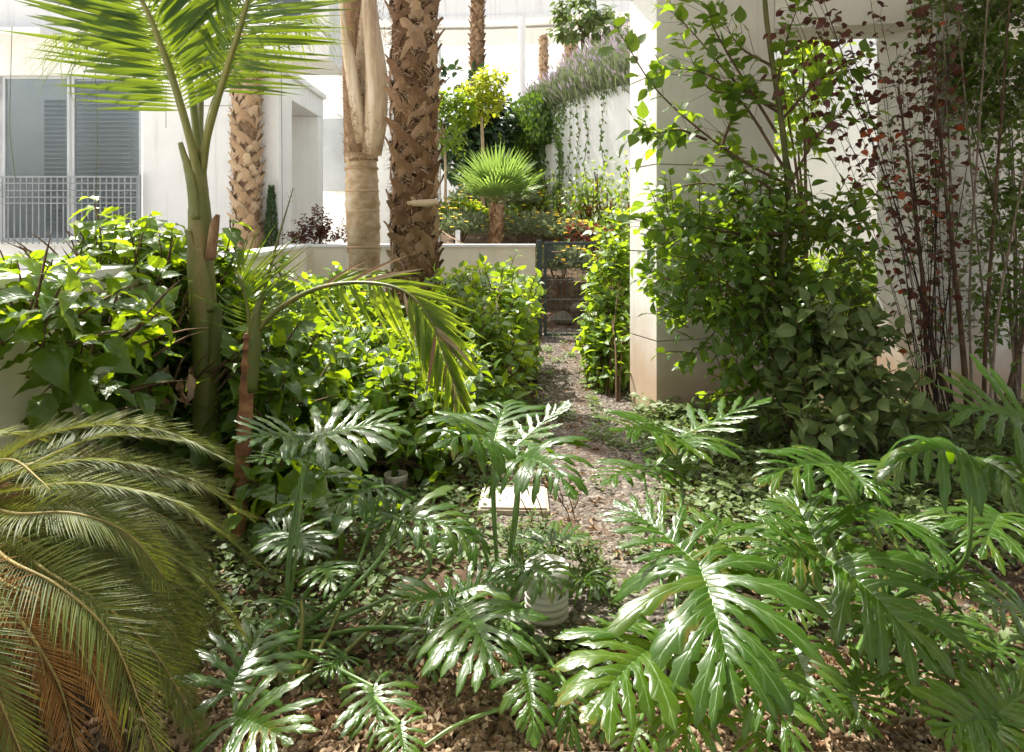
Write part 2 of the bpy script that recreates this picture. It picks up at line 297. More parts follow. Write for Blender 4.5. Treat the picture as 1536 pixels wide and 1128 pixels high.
def glass_mat():
    m, n = newmat('window_glass')
    g = N(n, 'ShaderNodeBsdfGlossy'); g.inputs['Roughness'].default_value = 0.02; g.inputs[0].default_value = (0.9, 0.9, 0.88, 1)
    t = N(n, 'ShaderNodeBsdfTransparent'); t.inputs[0].default_value = (0.62, 0.65, 0.66, 1)
    fr = N(n, 'ShaderNodeFresnel'); fr.inputs[0].default_value = 1.5
    fa = M_(n, 'ADD', M_(n, 'MULTIPLY', fr.outputs[0], 0.8), 0.04)
    mx = N(n, 'ShaderNodeMixShader'); n.links.new(fa, mx.inputs[0]); n.links.new(t.outputs[0], mx.inputs[1]); n.links.new(g.outputs[0], mx.inputs[2])
    o = N(n, 'ShaderNodeOutputMaterial'); n.links.new(mx.outputs[0], o.inputs[0]); return m
MT['glass'] = glass_mat()
MT['blind'] = solid_mat('blind_slats', [(0, (0.42, 0.45, 0.47)), (1, (0.50, 0.53, 0.55))], 3, 0.5)
MT['room'] = solid_mat('room_wall', [(0, (0.30, 0.32, 0.33)), (1, (0.40, 0.42, 0.43))], 2, 0.8)

# ------------------------------------------------------------------ leaf templates (length 1 along +Y, flat in XY, normal +Z)
def leaf_tpl(width=0.5, rows=7, peak=0.4, fold=0.25, droop=0.25, tooth=0.0, cols=3, tipw=0.02, wave=0.0, twist=0.0, curl=0.0, tipx=1.15):
    V, U = [], []
    cs = {3: (-1, 0, 1), 5: (-1, -0.5, 0, 0.5, 1)}[cols]
    for i in range(rows):
        t = i / (rows - 1)
        if t < peak: wv = math.sin(t / peak * math.pi / 2) ** 0.75
        else: wv = max(0.0, math.cos((t - peak) / (1 - peak) * math.pi / 2)) ** tipx
        wv = max(wv, tipw * 1.6 if i in (0, rows - 1) else tipw) * width / 2
        if tooth and 0 < i < rows - 1: wv *= 1 + (tooth if i % 2 else -tooth)
        y = math.sin(droop * t * 1.5) / (droop * 1.5) if droop > 0.01 else t
        z = -(1 - math.cos(droop * t * 1.5)) / (droop * 1.5) if droop > 0.01 else 0
        for c in cs:
            a = twist * t + curl * c * t
            x = c * wv; zz = abs(c) * wv * fold + (wave * math.sin(i * 2.1 + c) * wv if c else 0)
            V.append((x * math.cos(a) , y, z + zz + x * math.sin(a))); U.append(((c + 1) / 2, t))
    k = len(cs)
    Fc = [(i * k + j, i * k + j + 1, (i + 1) * k + j + 1, (i + 1) * k + j) for i in range(rows - 1) for j in range(k - 1)]
    return np.array(V, np.float32), np.array(Fc, np.int32), np.array(U, np.float32)

def frame(d, nrm):
    y = d.normalized(); x = y.cross(nrm)
    if x.length < 1e-4: x = y.orthogonal()
    x.normalize(); z = x.cross(y)
    return Matrix((x, y, z)).transposed()
def mat4(p, d, nrm, s, sx=1.0):
    m = frame(d, nrm) @ Matrix.Diagonal((s * sx, s, s))
    m = m.to_4x4(); m.translation = p; return m

def place(inst, tpls, mat, parent, name, maxn=300, stuffname='foliage', origin=Vector((0, 0, EYE))):
    """inst: list of (4x4, template index). The nearest maxn become objects, the rest one stuff mesh."""
    if not inst: return
    inst = sorted(inst, key=lambda q: -(q[0].to_scale().y / max(0.2, (q[0].translation - origin).length)) * (0.999 + 0.001))
    if maxn:
        head = inst[:maxn]; rest = inst[maxn:]
        ms = []
        for t in tpls:
            a = Acc(); a.add(*t); ms.append(a.mesh(name, mat))
        for m, ti in head:
            o = bpy.data.objects.new(name, ms[ti]); o.parent = parent; o.matrix_basis = m; COL.objects.link(o)
    else: rest = inst
    if rest:
        a = Acc(); merge(a, rest, tpls)
        stuff(a.build(stuffname, mat, parent))
def merge(a, inst, tpls):
    for ti in range(len(tpls)):
        ms = [m for m, t in inst if t == ti]
        if not ms: continue
        A = np.array([[list(r) for r in m] for m in ms], np.float32)
        v, f, u = tpls[ti]
        vv = np.einsum('nij,kj->nki', A[:, :3, :3], v) + A[:, None, :3, 3]
        n = len(ms); k = len(v)
        ff = f[None] + (np.arange(n, dtype=np.int32) * k)[:, None, None]
        a.add(vv.reshape(-1, 3), ff.reshape(-1, f.shape[1]), np.tile(u, (n, 1)))

T_OV = [leaf_tpl(0.62, 7, 0.35, 0.22, 0.3), leaf_tpl(0.55, 7, 0.4, 0.35, 0.5), leaf_tpl(0.68, 7, 0.38, 0.12, 0.15, wave=0.15)]
T_BIG = [leaf_tpl(0.60, 13, 0.28, 0.25, 0.45, 0.06, 5, wave=0.10, tipx=1.3), leaf_tpl(0.68, 13, 0.26, 0.15, 0.25, 0.06, 5, wave=0.14, tipx=1.35), leaf_tpl(0.52, 13, 0.30, 0.4, 0.8, 0.06, 5, wave=0.08, tipx=1.3)]
T_SM = [leaf_tpl(0.5, 4, 0.4, 0.25, 0.3), leaf_tpl(0.6, 4, 0.45, 0.1, 0.4)]
T_RND = [leaf_tpl(0.85, 6, 0.5, 0.2, 0.3, wave=0.2), leaf_tpl(0.75, 6, 0.5, 0.35, 0.5, wave=0.1)]
T_NEEDLE = [leaf_tpl(0.10, 4, 0.4, 0.2, 0.2), leaf_tpl(0.08, 4, 0.5, 0.2, 0.5)]
T_DRY = [leaf_tpl(0.35, 7, 0.4, 0.9, 0.9, wave=0.8, curl=0.6), leaf_tpl(0.28, 7, 0.4, 1.2, 0.5, wave=1.0, curl=1.0)]

def curve(a, b, n=7, sag=0.0, bow=None, wob=0.0):
    a, b = Vector(a), Vector(b); L = (b - a).length; pts = []
    off = bow if bow is not None else Vector((0, 0, 0))
    for i in range(n):
        t = i / (n - 1); p = a.lerp(b, t) + off * (4 * t * (1 - t)) + Vector((0, 0, -sag * 4 * t * (1 - t)))
        if wob and 0 < i < n - 1: p += rdir() * wob * L
        pts.append(p)
    return pts
def spline(pts, n=24):
    """Catmull-Rom through 3D points"""
    pts = [Vector(p) for p in pts]; q = [pts[0] * 2 - pts[1]] + pts + [pts[-1] * 2 - pts[-2]]
    out = []; m = len(pts) - 1
    for i in range(n):
        t = i / (n - 1) * m; k = min(int(t), m - 1); u = t - k
        a, b, c, d = q[k], q[k + 1], q[k + 2], q[k + 3]
        out.append(0.5 * ((2 * b) + (c - a) * u + (2 * a - 5 * b + 4 * c - d) * u * u + (3 * b - a - 3 * c + d) * u ** 3))
    return out

def bush(root, blobs, twigs, size, tpls, mat, bases, twigmat='twig', per=(5, 8), tl=0.22, maxn=300, shell=0.55, up=0.5, droop=0.25, nstem=9, stem_r=0.008, accent=None, name='leaf', flat=0.7, avoid=None):
    """blobs: (centre, rx, ry, rz). bases: ground points where stems rise."""
    wts = [b[1] * b[3] + 0.001 for b in blobs]; inst = []; acc2 = []
    tw = Acc(); targets = []
    for _ in range(twigs):
        c, rx, ry, rz = rng.choices(blobs, wts)[0]
        d = rdir(); r = ru(shell ** 2, 1) ** 0.5
        p = c + Vector((d.x * rx, d.y * ry, d.z * rz)) * r
        if p.z < 0.04: p.z = ru(0.04, 0.2)
        td = (d * 0.8 + Vector((0, 0, up)) + rdir() * 0.45).normalized()
        ln = tl * ru(0.6, 1.3); q = p + td * ln + Vector((0, 0, -0.1 * ln))
        pts = curve(p, q, 4, -0.06 * ln); tw.tube(pts, [size * 0.035 + 0.0012, size * 0.03 + 0.001, size * 0.025 + 0.0008, 0.0008], 3, cap=False)
        targets.append(p)
        k = rng.randint(*per); ph = ru(0, 6.28)
        sidev = td.orthogonal().normalized()
        for i in range(k):
            t = (i + 0.6) / k; lp = p.lerp(q, t)
            ang = ph + i * 2.4
            ax = (Matrix.Rotation(ang, 3, td) @ sidev)
            ld = (ax * 0.9 + td * (0.3 + 0.7 * t) + Vector((0, 0, 0.1 - droop)) + rdir() * 0.15).normalized()
            nr = (Vector((0, 0, 1)) * flat + td * 0.3 + rdir() * 0.5).normalized()
            s = size * ru(0.65, 1.25) * (0.75 + 0.35 * (1 - t))
            if avoid:
                qx = 768 + (lp.x + ld.x * s * 0.5) * F / lp.y; qy = HOR + (EYE - lp.z) * F / lp.y
                if avoid(qx, qy, lp.y): continue
            it = (mat4(lp + ld * s * 0.08, ld, nr, s, ru(0.85, 1.1)), rng.randrange(len(tpls)))
            if accent and rng.random() < accent[1]: acc2.append(it)
            else: inst.append(it)
    stuff(tw.build('twigs', MT[twigmat], root))
    for i in range(nstem):
        b = Vector(rng.choice(bases)); t = rng.choice(targets)
        if t.z < b.z + 0.1: continue
        a = Acc(); n = 8
        mid = b + Vector(((t.x - b.x) * 0.3, (t.y - b.y) * 0.3, (t.z - b.z) * 0.55))
        pts = spline([b + Vector((ru(-.04, .04), ru(-.04, .04), -0.03)), mid, t], n)
        a.tube(pts, [stem_r * (1.3 - 0.9 * j / (n - 1)) for j in range(n)], 5)
        a.build('stem', MT[twigmat], root)
    place(inst, tpls, mat, root, name, maxn)
    if acc2: place(acc2, tpls, accent[0], root, name, 60, 'coloured_foliage')

def B(px, py, Y, rx, rz, ry):                            # blob: centre at a pixel and depth, radii in pixels, depth radius in metres
    return (P(px, py, Y), rx / F * Y, ry, rz / F * Y)

# ================================================================== THE SETTING
def pbox(acc, x0, y0, x1, y1, Y0, Y1):
    """box whose front face (at depth Y0) spans a pixel rectangle; it goes back to depth Y1"""
    a = P(x0, y1, Y0); b = P(x1, y0, Y0)
    acc.box((a.x, Y0, a.z), (b.x, Y1, b.z))

def terrain(x, y):
    z = 0.0
    if y > 10.4: z = min(1.5, (y - 10.4) * 0.33) * min(1, max(0, (3.2 - abs(x - 0.2)) / 1.4))
    return z
# ground: one sheet out to the horizon with finer cells where the garden is
a = Acc()
xs = sorted(set([-200, -80, -30] + [round(-12 + i * 0.12, 3) for i in range(201)] + [30, 80, 200]))
ys = sorted(set([-60, -20] + [round(-2 + i * 0.12, 3) for i in range(200)] + [40, 90, 250]))
V = []
for y in ys:
    for x in xs:
        z = terrain(x, y) if abs(x) < 12 and y < 21 else 0
        if abs(x) < 6 and 1 < y < 10: z += 0.03 * noise.noise(Vector((x * 1.3, y * 1.3, 0))) - 0.012
        V.append((x, y, z))
nx = len(xs)
a.add(V, [(j * nx + i, j * nx + i + 1, (j + 1) * nx + i + 1, (j + 1) * nx + i) for j in range(len(ys) - 1) for i in range(nx - 1)])
setting(a.build('ground', MT['soil']))

# path bed: a low sheet of crushed stone winding from the gate to the front
PATH = [(9.9, 0.36, 1.05), (9.2, 0.36, 0.98), (8.0, 0.36, 0.98), (7.0, 0.33, 0.95), (6.0, 0.28, 0.98), (5.2, 0.20, 0.85), (4.6, 0.12, 0.80), (4.0, 0.02, 0.74), (3.4, -0.06, 0.68), (2.9, 0.05, 0.66), (2.5, 0.10, 0.58)]
def path_x(y):
    for (y0, l0, r0), (y1, l1, r1) in zip(PATH, PATH[1:]):
        if y1 <= y <= y0:
            t = (y - y1) / (y0 - y1); return l1 + (l0 - l1) * t, r1 + (r0 - r1) * t
    return None
a = Acc(); V = []; 
yy = [2.5 + i * 0.1 for i in range(75)]
for y in yy:
    l, r = path_x(min(9.9, y))
    for k in range(13):
        t = k / 12; x = l + (r - l) * t + (0.05 * noise.noise(Vector((y * 2.5, k, 3))) if k in (0, 12) else 0)
        V.append((x, y, 0.022 + 0.012 * math.sin(math.pi * t) + 0.008 * noise.noise(Vector((x * 6, y * 6, 0)))))
a.add(V, [(j * 13 + i, j * 13 + i + 1, (j + 1) * 13 + i + 1, (j + 1) * 13 + i) for j in range(len(yy) - 1) for i in range(12)])
setting(a.build('gravel_path', MT['pathbed']))

MT['paving'] = solid_mat('bounce_paving', [(0, (0.50, 0.47, 0.42)), (1, (0.60, 0.57, 0.51))], 4, 0.9, 0.2, 0.1)  # pale sheets added to bounce light up onto the shaded white walls
a = Acc()
for q in (((-60, -20), (-2.25, -20), (-2.25, 9.8), (-60, 9.8)), ((-60, 9.8), (-2.9, 9.8), (-2.9, 60), (-60, 60)), ((-2.9, 21), (60, 21), (60, 60), (-2.9, 60)), ((6.5, -20), (60, -20), (60, 21), (6.5, 21)), ((-2.25, -20), (6.5, -20), (6.5, 0.4), (-2.25, 0.4))):
    a.add([(x, y, 0.02) for x, y in q], [(0, 1, 2, 3)])
setting(a.build('bounce_terrace', MT['paving']))

# stones: a few low-poly pebble shapes scattered in thousands
def pebble_tpl(seed, flat, sub=1, j=(0.75, 1.2)):
    import bmesh
    bm = bmesh.new(); bmesh.ops.create_icosphere(bm, subdivisions=sub, radius=0.5)
    r = random.Random(seed)
    v = np.array([(p.co * r.uniform(*j))[:] for p in bm.verts], np.float32); v[:, 2] *= flat
    f = np.array([[q.index for q in t.verts] for t in bm.faces], np.int32)
    bm.free(); return v, f, np.full((len(v), 2), 0.5, np.float32)
T_PEB = [pebble_tpl(i, 0.65) for i in range(5)]
T_RND_PEB = [pebble_tpl(i + 30, 0.7, 2, (0.9, 1.08)) for i in range(6)]
T_CHIP = [pebble_tpl(i + 9, 0.35) for i in range(6)]
def scatter_stones(name, mat, n, pick, size, tpls, label=None):
    inst = []
    for _ in range(n):
        x, y, z = pick(); s = size * ru(0.55, 1.35)
        e = Matrix.Rotation(ru(0, 6.28), 4, 'Z') @ Matrix.Rotation(ru(-0.5, 0.5), 4, 'X')
        m = Matrix.Translation((x, y, z + s * 0.12)) @ e @ Matrix.Diagonal((s, s * ru(0.6, 1), s, 1))
        inst.append((m, rng.randrange(len(tpls))))
    a = Acc(); merge(a, inst, tpls); return stuff(a.build(name, mat, smooth=False))
def pick_path():
    y = 2.5 + 7.3 * ru(0, 1) ** 1.35; l, r = path_x(y)
    return ru(l - 0.08, r + 0.08), y, 0.025
scatter_stones('path_gravel', MT['gravel'], 38000, pick_path, 0.033, T_CHIP)
def pick_bed():
    while True:
        x, y = ru(-1.6, 2.4), ru(2.2, 5.2)
        if noise.noise(Vector((x * 1.5, y * 1.5, 4))) > -0.2: return x, y, 0.0
scatter_stones('bed_stones', MT['gravel'], 6000, pick_bed, 0.028, T_PEB)
def pick_front():
    x = ru(-1.0, 1.6); return x, ru(1.93, 2.30 + 0.12 * noise.noise(Vector((x * 3, 0, 0)))), 0.004 + ru(0, 0.012)
scatter_stones('pebbles', MT['pebble'], 8500, pick_front, 0.019, T_RND_PEB)
def pick_bank():
    return ru(0.0, 1.6), ru(9.9, 11.6), 0.0
scatter_stones('gravel_beyond_gate', MT['gravel'], 3500, pick_bank, 0.05, T_CHIP)
# paving slab along the front edge of the bed
a = Acc(); a.box((-0.35, 1.2, -0.05), (1.6, 1.945, 0.03)); o = setting(a.build('paving_edge', MT['slab'], smooth=False))
b = o.modifiers.new('b', 'BEVEL'); b.width = 0.006; b.segments = 2

def bev(o, wdt=0.006):
    b = o.modifiers.new('bevel', 'BEVEL'); b.width = wdt; b.segments = 2; b.limit_method = 'ANGLE'; return o

# ------------------------------------------------------------------ low boundary wall
WZ = 1.18
bw = thing('boundary_wall', 'low cream garden wall with a pale flat coping running up to the gate', 'wall')
def wall_seg(p0, p1, th, z1, mat, parent, name='wall_panel', z0=-0.05):
    p0, p1 = Vector((*p0, 0)), Vector((*p1, 0)); d = (p1 - p0).normalized(); n = Vector((-d.y, d.x, 0)) * th
    a = Acc(); a.prism([(p0.x, p0.y), (p1.x, p1.y), (p1.x + n.x, p1.y + n.y), (p0.x + n.x, p0.y + n.y)], z0, z1)
    return a.build(name, mat, parent, False)
c0 = P(460, 372, 9.55); c1 = P(803, 370, 9.55)
wall_seg((c0.x, 9.55), (c1.x, 9.55), 0.2, WZ, MT['cream'], bw)
bev(wall_seg((c0.x - 0.0, 9.53), (c1.x + 0.004, 9.53), 0.24, WZ + 0.035, MT['white'], bw, 'coping', WZ + 0.001))
wall_seg((-1.93, 1.2), (-1.96, 5.2), 0.2, WZ, MT['cream'], bw)
wall_seg((-1.963, 5.2), (c0.x - 0.003, 9.52), 0.2, WZ, MT['cream'], bw)
bev(wall_seg((-1.91, 1.2), (-1.94, 5.2), 0.26, WZ + 0.035, MT['white'], bw, 'coping', WZ + 0.001))
bev(wall_seg((-1.943, 5.204), (c0.x + 0.02, 9.52), 0.26, WZ + 0.035, MT['white'], bw, 'coping', WZ + 0.001))

# ------------------------------------------------------------------ left building
lb = thing('white_apartment_building', 'white rendered building with large blinds-shaded windows on the left', 'building')
YB = 10.6
def part(name, rects, mat, parent, bevel=0.01):
    a = Acc()
    for r in rects: pbox(a, *r)
    o = a.build(name, mat, parent, False)
    if bevel: bev(o, bevel)
    return o
part('wall', [(-500, 366, 214, 520, YB, YB + 0.3), (-500, -260, 214, 112, YB, YB + 0.3), (214, -260, 428, 520, YB - 0.02, YB + 0.1)], MT['white'], lb)
part('roof_edge', [(-500, 40, 60, 50, YB - 0.5, YB - 0.001)], MT['white'], lb)
part('room', [(-500, 60, 214, 420, YB + 1.8, YB + 1.9)], MT['room'], lb, 0)
part('window_sill', [(-120, 362, 213, 369, YB - 0.09, YB + 0.26)], MT['white'], lb)
for (x0, x1) in ((-104, 0), (4, 104), (108, 212)):
    wn = part('window', [(x0, 114, x0 + 3.5, 362, YB + 0.08, YB + 0.14), (x1 - 3.5, 114, x1, 362, YB + 0.08, YB + 0.14),
                         (x0 + 3.5, 114, x1 - 3.5, 118, YB + 0.08, YB + 0.14), (x0 + 3.5, 357, x1 - 3.5, 362, YB + 0.08, YB + 0.14)], MT['frame'], lb, 0.003)
    part('pane', [(x0 + 3.5, 118, x1 - 3.5, 357, YB + 0.105, YB + 0.115)], MT['glass'], wn, 0)
    if x0 > 0:
        a = Acc(); y = 122 if x0 > 50 else 150
        while y < 352:
            p0 = P(x0 + (6 if x0 > 50 else 62), y, YB + 0.3); p1 = P(x1 - 5, y + 5.4, YB + 0.3)
            a.add([(p0.x, YB + 0.29, p0.z), (p1.x, YB + 0.29, p0.z), (p1.x, YB + 0.315, p1.z), (p0.x, YB + 0.315, p1.z)], [(0, 1, 2, 3)])
            y += 6.8
        stuff(a.build('blind', MT['blind'], wn, False))
part('cabinet', [(128, 182, 184, 250, YB + 1.5, YB + 1.75)], MT['joint'], lb, 0)
rl = thing('balcony_railing', 'grey metal mesh railing in front of the large windows', 'railing')
for x in [i * 9.2 - 90 for i in range(33)]:
    a = Acc(); pbox(a, x, 266, x + 1.6, 366, YB - 0.14, YB - 0.125); a.build('bar', MT['rail'], rl, False)
for y in (264, 274, 285, 295, 304, 361):
    a = Acc(); pbox(a, -92, y, 209, y + (2.4 if y in (264, 361) else 1.6), YB - 0.158, YB - 0.142); a.build('rail', MT['rail'], rl, False)
a = Acc(); pbox(a, 206.5, 262, 210, 369, YB - 0.16, YB - 0.12); a.build('post', MT['rail'], rl, False)
part('drainpipe', [(416, -260, 419.5, 520, YB - 0.08, YB - 0.03)], MT['white'], lb, 0.01)
part('wall_joint', [(214, 158, 416, 159, YB - 0.025, YB - 0.0195), (214, 366, 416, 367, YB - 0.025, YB - 0.0195)], MT['joint'], lb, 0)
# portal with a deep recess, and the block that hangs over it
YP = 10.3
def slab_(name, a0, b0, mat=MT['white'], bv=0.01):
    a = Acc(); a.box(a0, b0); o = a.build(name, mat, lb, False); bev(o, bv); return o
slab_('portal_pier', (-3.52, 10.10, -0.1), (-3.19, 10.72, 3.6))
slab_('portal_lintel', (-4.7, 10.723, 3.28), (-3.19, 12.5, 3.6))
slab_('portal_jamb', (-4.7, 12.2, -0.1), (-3.193, 12.5, 3.277))
slab_('portal_back', (-4.8, 10.9, -0.1), (-4.703, 12.5, 3.277))
slab_('cornice', (-3.56, 10.06, 3.603), (-3.14, 12.54, 3.69))
part('recess_wall', [(470, 60, 660, 520, YP + 3.2, YP + 3.4)], MT['white'], lb)
a = Acc(); pbox(a, 484, 178, 526, 286, YP + 3.12, YP + 3.19); a.build('niche_shade_panel', MT['room'], lb, False)  # flat grey panel standing for the niche, its shade put into the colour
part('overhang', [(404, -260, 494, 88, YP - 1.2, YP - 0.2)], MT['white'], lb)
part('window', [(404, -200, 452, 40, YP - 1.26, YP - 1.21)], MT['glass'], lb, 0)
part('upper_frame', [(452, -200, 456, 44, YP - 1.28, YP - 1.22), (400, 40, 456, 44, YP - 1.30, YP - 1.225)], MT['frame'], lb, 0.003)

# ------------------------------------------------------------------ far curved building
fb = thing('curved_white_building', 'far white building with a curved open gallery behind the palms', 'building')
def arc_wall(name, y_top, y_bot, r_extra, th, mat, soffit=False):
    a = Acc(); n = 28
    cx, cy, Rr = -3.0, 2.0, 24.0
    zt = EYE - (y_top - HOR) / F * 25; zb = EYE - (y_bot - HOR) / F * 25
    V = []
    for i in range(n + 1):
        t = R(104 - 60 * i / n)
        for rr in (Rr + r_extra, Rr + r_extra + th):
            for z in (zb, zt): V.append((cx + rr * math.cos(t), cy + rr * math.sin(t), z))
    Fc = []
    for i in range(n):
        b, c = i * 4, i * 4 + 4
        Fc += [(b, c, c + 1, b + 1), (b + 3, c + 3, c + 2, b + 2), (b + 1, c + 1, c + 3, b + 3), (b + 2, c + 2, c, b)]
    a.add(V, Fc); return a.build(name, mat, fb, False)
arc_wall('parapet', 186, 460, 0.0, 0.35, MT['white'])
arc_wall('fascia', -60, 22, -0.5, 3.2, MT['white'])
arc_wall('roof', -180, -62, 1.0, 1.8, MT['white'])
arc_wall('cornice', 20, 26, -0.62, 0.118, MT['white'])
arc_wall('beam', 26, 52, 0.6, 0.4, MT['white'])
arc_wall('ceiling_panel', 50, 74, 2.4, 0.3, MT['white'])
for px in (560, 783, 1010):
    a = Acc(); b = P(px, 0, 25); a.lathe([(0.13, EYE + 3.58), (0.13, EYE + 7.25)], (b.x, 25.55 - abs(px - 690) * 0.004, 0), 16); a.build('column', MT['white'], fb)

# ------------------------------------------------------------------ white retaining wall, curving away
rw = thing('retaining_wall', 'tall curved white retaining wall with climbers hanging over its end', 'wall')
RW = [(3.6, 9.9), (2.6, 11.2), (1.95, 12.4), (1.3, 13.7), (0.75, 14.9), (0.45, 15.6)]
RZ = [3.55, 3.7, 3.85, 3.9, 3.85, 3.75]
a = Acc(); V = []
for (x, y), z in zip(RW, RZ):
    for dx in (0.0, 0.25): V += [(x + dx, y + dx * 0.3, -0.1), (x + dx, y + dx * 0.3, z)]
Fc = []
for i in range(len(RW) - 1):
    b, c = i * 4, i * 4 + 4
    Fc += [(b, b + 1, c + 1, c), (b + 2, c + 2, c + 3, b + 3), (b + 1, b + 3, c + 3, c + 1)]
e = (len(RW) - 1) * 4; Fc += [(0, 2, 3, 1), (e, e + 1, e + 3, e + 2)]
a.add(V, Fc); a.build('wall_face', MT['white'], rw, False)
a = Acc(); ex, ey = RW[-1]
a.prism([(ex - 0.75, ey + 1.6), (ex - 0.02, ey + 0.1), (ex + 0.2, ey + 0.2), (ex - 0.5, ey + 1.7)], -0.1, 3.2); a.build('wall_return', MT['white'], rw, False)
a = Acc(); V = []
for (x, y), z in zip(RW, RZ): V += [(x + 0.26, y + 0.08, z - 0.08), (x + 5.5, y + 3.0, z + 0.35)]
V += [(ex - 0.5, ey + 1.8, 3.0), (ex + 4.5, ey + 6, 4.2)]
a.add(V, [(i * 2, i * 2 + 1, i * 2 + 3, i * 2 + 2) for i in range(len(RW))]); setting(a.build('upper_terrace', MT['soil']))

# ------------------------------------------------------------------ right building: pillar, wall, beam and the unseen slab overhead, extended for shade
def panel_block(name, label, cat, poly, joints, mat, ztop, core_in=0.012):
    t = thing(name, label, cat)
    c = Vector((sum(p[0] for p in poly) / 4, sum(p[1] for p in poly) / 4))
    inner = [tuple(Vector(p) + (c - Vector(p)).normalized() * core_in * 1.6) for p in poly]
    a = Acc(); a.prism(inner, -0.1, ztop - 0.002); a.build('core', MT['joint'], t, False)
    zs = [-0.1] + sorted(joints) + [ztop]
    for z0, z1 in zip(zs, zs[1:]):
        a = Acc(); a.prism(poly, z0 + 0.005, z1 - 0.005); bev(a.build('panel', mat, t, False), 0.004)
    return t
jz = lambda y, Y=5.5: EYE - (y - HOR) / F * Y
panel_block('square_pillar', 'thick square cream pillar with horizontal joints beside the path', 'pillar',
            [(1.076, 5.5), (2.06, 5.80), (1.93, 6.24), (0.945, 5.93)], [jz(512), jz(378), jz(246), jz(110), jz(-24)], MT['pillar'], 3.75)
panel_block('shaded_end_wall', 'shaded cream wall on the far right behind the thin bare stems', 'wall',
            [(3.21, 5.6), (7.4, 6.9), (7.2, 7.5), (3.02, 6.12)], [jz(512), jz(378), jz(246), jz(110), jz(-24)], MT['pillar'], 3.75)
br = thing('building_overhang', 'cream beam joining the pillar and the shaded end wall, with an unseen slab overhead extended for shade', 'ceiling')
a = Acc(); a.prism([(2.065, 5.80), (3.205, 5.60), (3.02, 6.10), (1.94, 6.2)], 2.98, 3.75); a.build('beam', MT['pillar'], br, False)
a = Acc(); a.box((-7, -4, 3.76), (-0.505, 1.4, 4.05)); a.box((0.75, 3.705, 3.76), (9, 7.6, 4.05)); a.box((-0.5, -4, 3.76), (9, 3.70, 4.05)); a.build('slab', MT['white'], br, False)  # slab out of view, its reach set to shade the foreground plants
bk = thing('rear_garden_wall', 'bright white wall seen between the pillar and the shaded end wall', 'wall')
a = Acc(); a.prism([(2.9, 9.2), (9, 9.6), (9, 9.9), (2.9, 9.5)], -0.1, 3.9); a.build('wall_face', MT['white'], bk, False)

# ------------------------------------------------------------------ gate
YG = 9.56
gt = thing('garden_gate', 'dark green welded mesh gate at the end of the gravel path', 'gate')
def gb(name, x0, y0, x1, y1, Y0, Y1, parent=gt, bv=0.003):
    a = Acc(); pbox(a, x0, y0, x1, y1, Y0, Y1); o = a.build(name, MT['green_metal'], parent, False); bev(o, bv); return o
gb('post', 805.5, 360, 813, 511, YG - 0.03, YG + 0.04); gb('post', 946, 360, 953, 511, YG - 0.03, YG + 0.04)
fm = gb('gate_frame', 816, 363, 944, 368, YG - 0.02, YG + 0.02)
gb('frame_rail', 816, 500, 944, 504, YG - 0.02, YG + 0.02); gb('frame_rail', 816, 368.1, 820, 499.9, YG - 0.018, YG + 0.018); gb('frame_rail', 940, 368.1, 944, 499.9, YG - 0.018, YG + 0.018)
for x in range(826, 938, 8):
    a = Acc(); p0, p1 = P(x, 368, YG), P(x, 500, YG); a.tube([p0, p1], 0.0035, 5); a.build('mesh_wire', MT['green_metal'], gt)
for y in (392, 420, 449, 479):
    for dy in (-0.008, 0.008):
        a = Acc(); p0, p1 = P(820, y, YG + dy), P(940, y, YG + dy); a.tube([p0, p1], 0.004, 5); a.build('cross_wire', MT['green_metal'], gt)
lk = gb('lock_box', 820.5, 370, 832, 389, YG - 0.035, YG + 0.03)
a = Acc(); p = P(828, 378, YG - 0.04); a.tube([p, p + Vector((0, -0.05, 0)), p + Vector((0.02, -0.06, 0)), p + Vector((0.12, -0.06, 0))], 0.009, 8); a.build('handle', MT['hose'], lk)
o = Acc(); pbox(o, 683, 345, 690, 372, 9.9, 9.96); mp_ = o.build('metal_post', MT['frame'], None, False); tag(mp_, 'short grey metal post standing behind the low wall', 'post')
o = Acc(); o.tube(spline([P(655, 338, 9.7), P(668, 350, 9.75), P(688, 362, 9.88), P(706, 372, 9.88)], 12), 0.008, 5); tag(o.build('rope', MT['wood']), 'pale rope slung from the shaggy palm trunk to the metal post', 'rope')
# rocks beyond the gate
for i, (px, py, Y, s) in enumerate(((845, 478, 10.6, 0.20), (868, 462, 11.0, 0.16), (880, 488, 10.4, 0.12))):
    v, f, u = pebble_tpl(40 + i, 0.7); a = Acc(); a.add(v * s * 2, f, u); o = a.build('rock', MT['gravel']); o.location = P(px, py, Y)
    tag(o, ['largest pale rock lying just beyond the gate', 'middle rock at the foot of the bank beyond the gate', 'small rock beside the gravel beyond the gate'][i], 'rock')
    m = o.modifiers.new('s', 'SUBSURF'); m.levels = 2; m.render_levels = 2

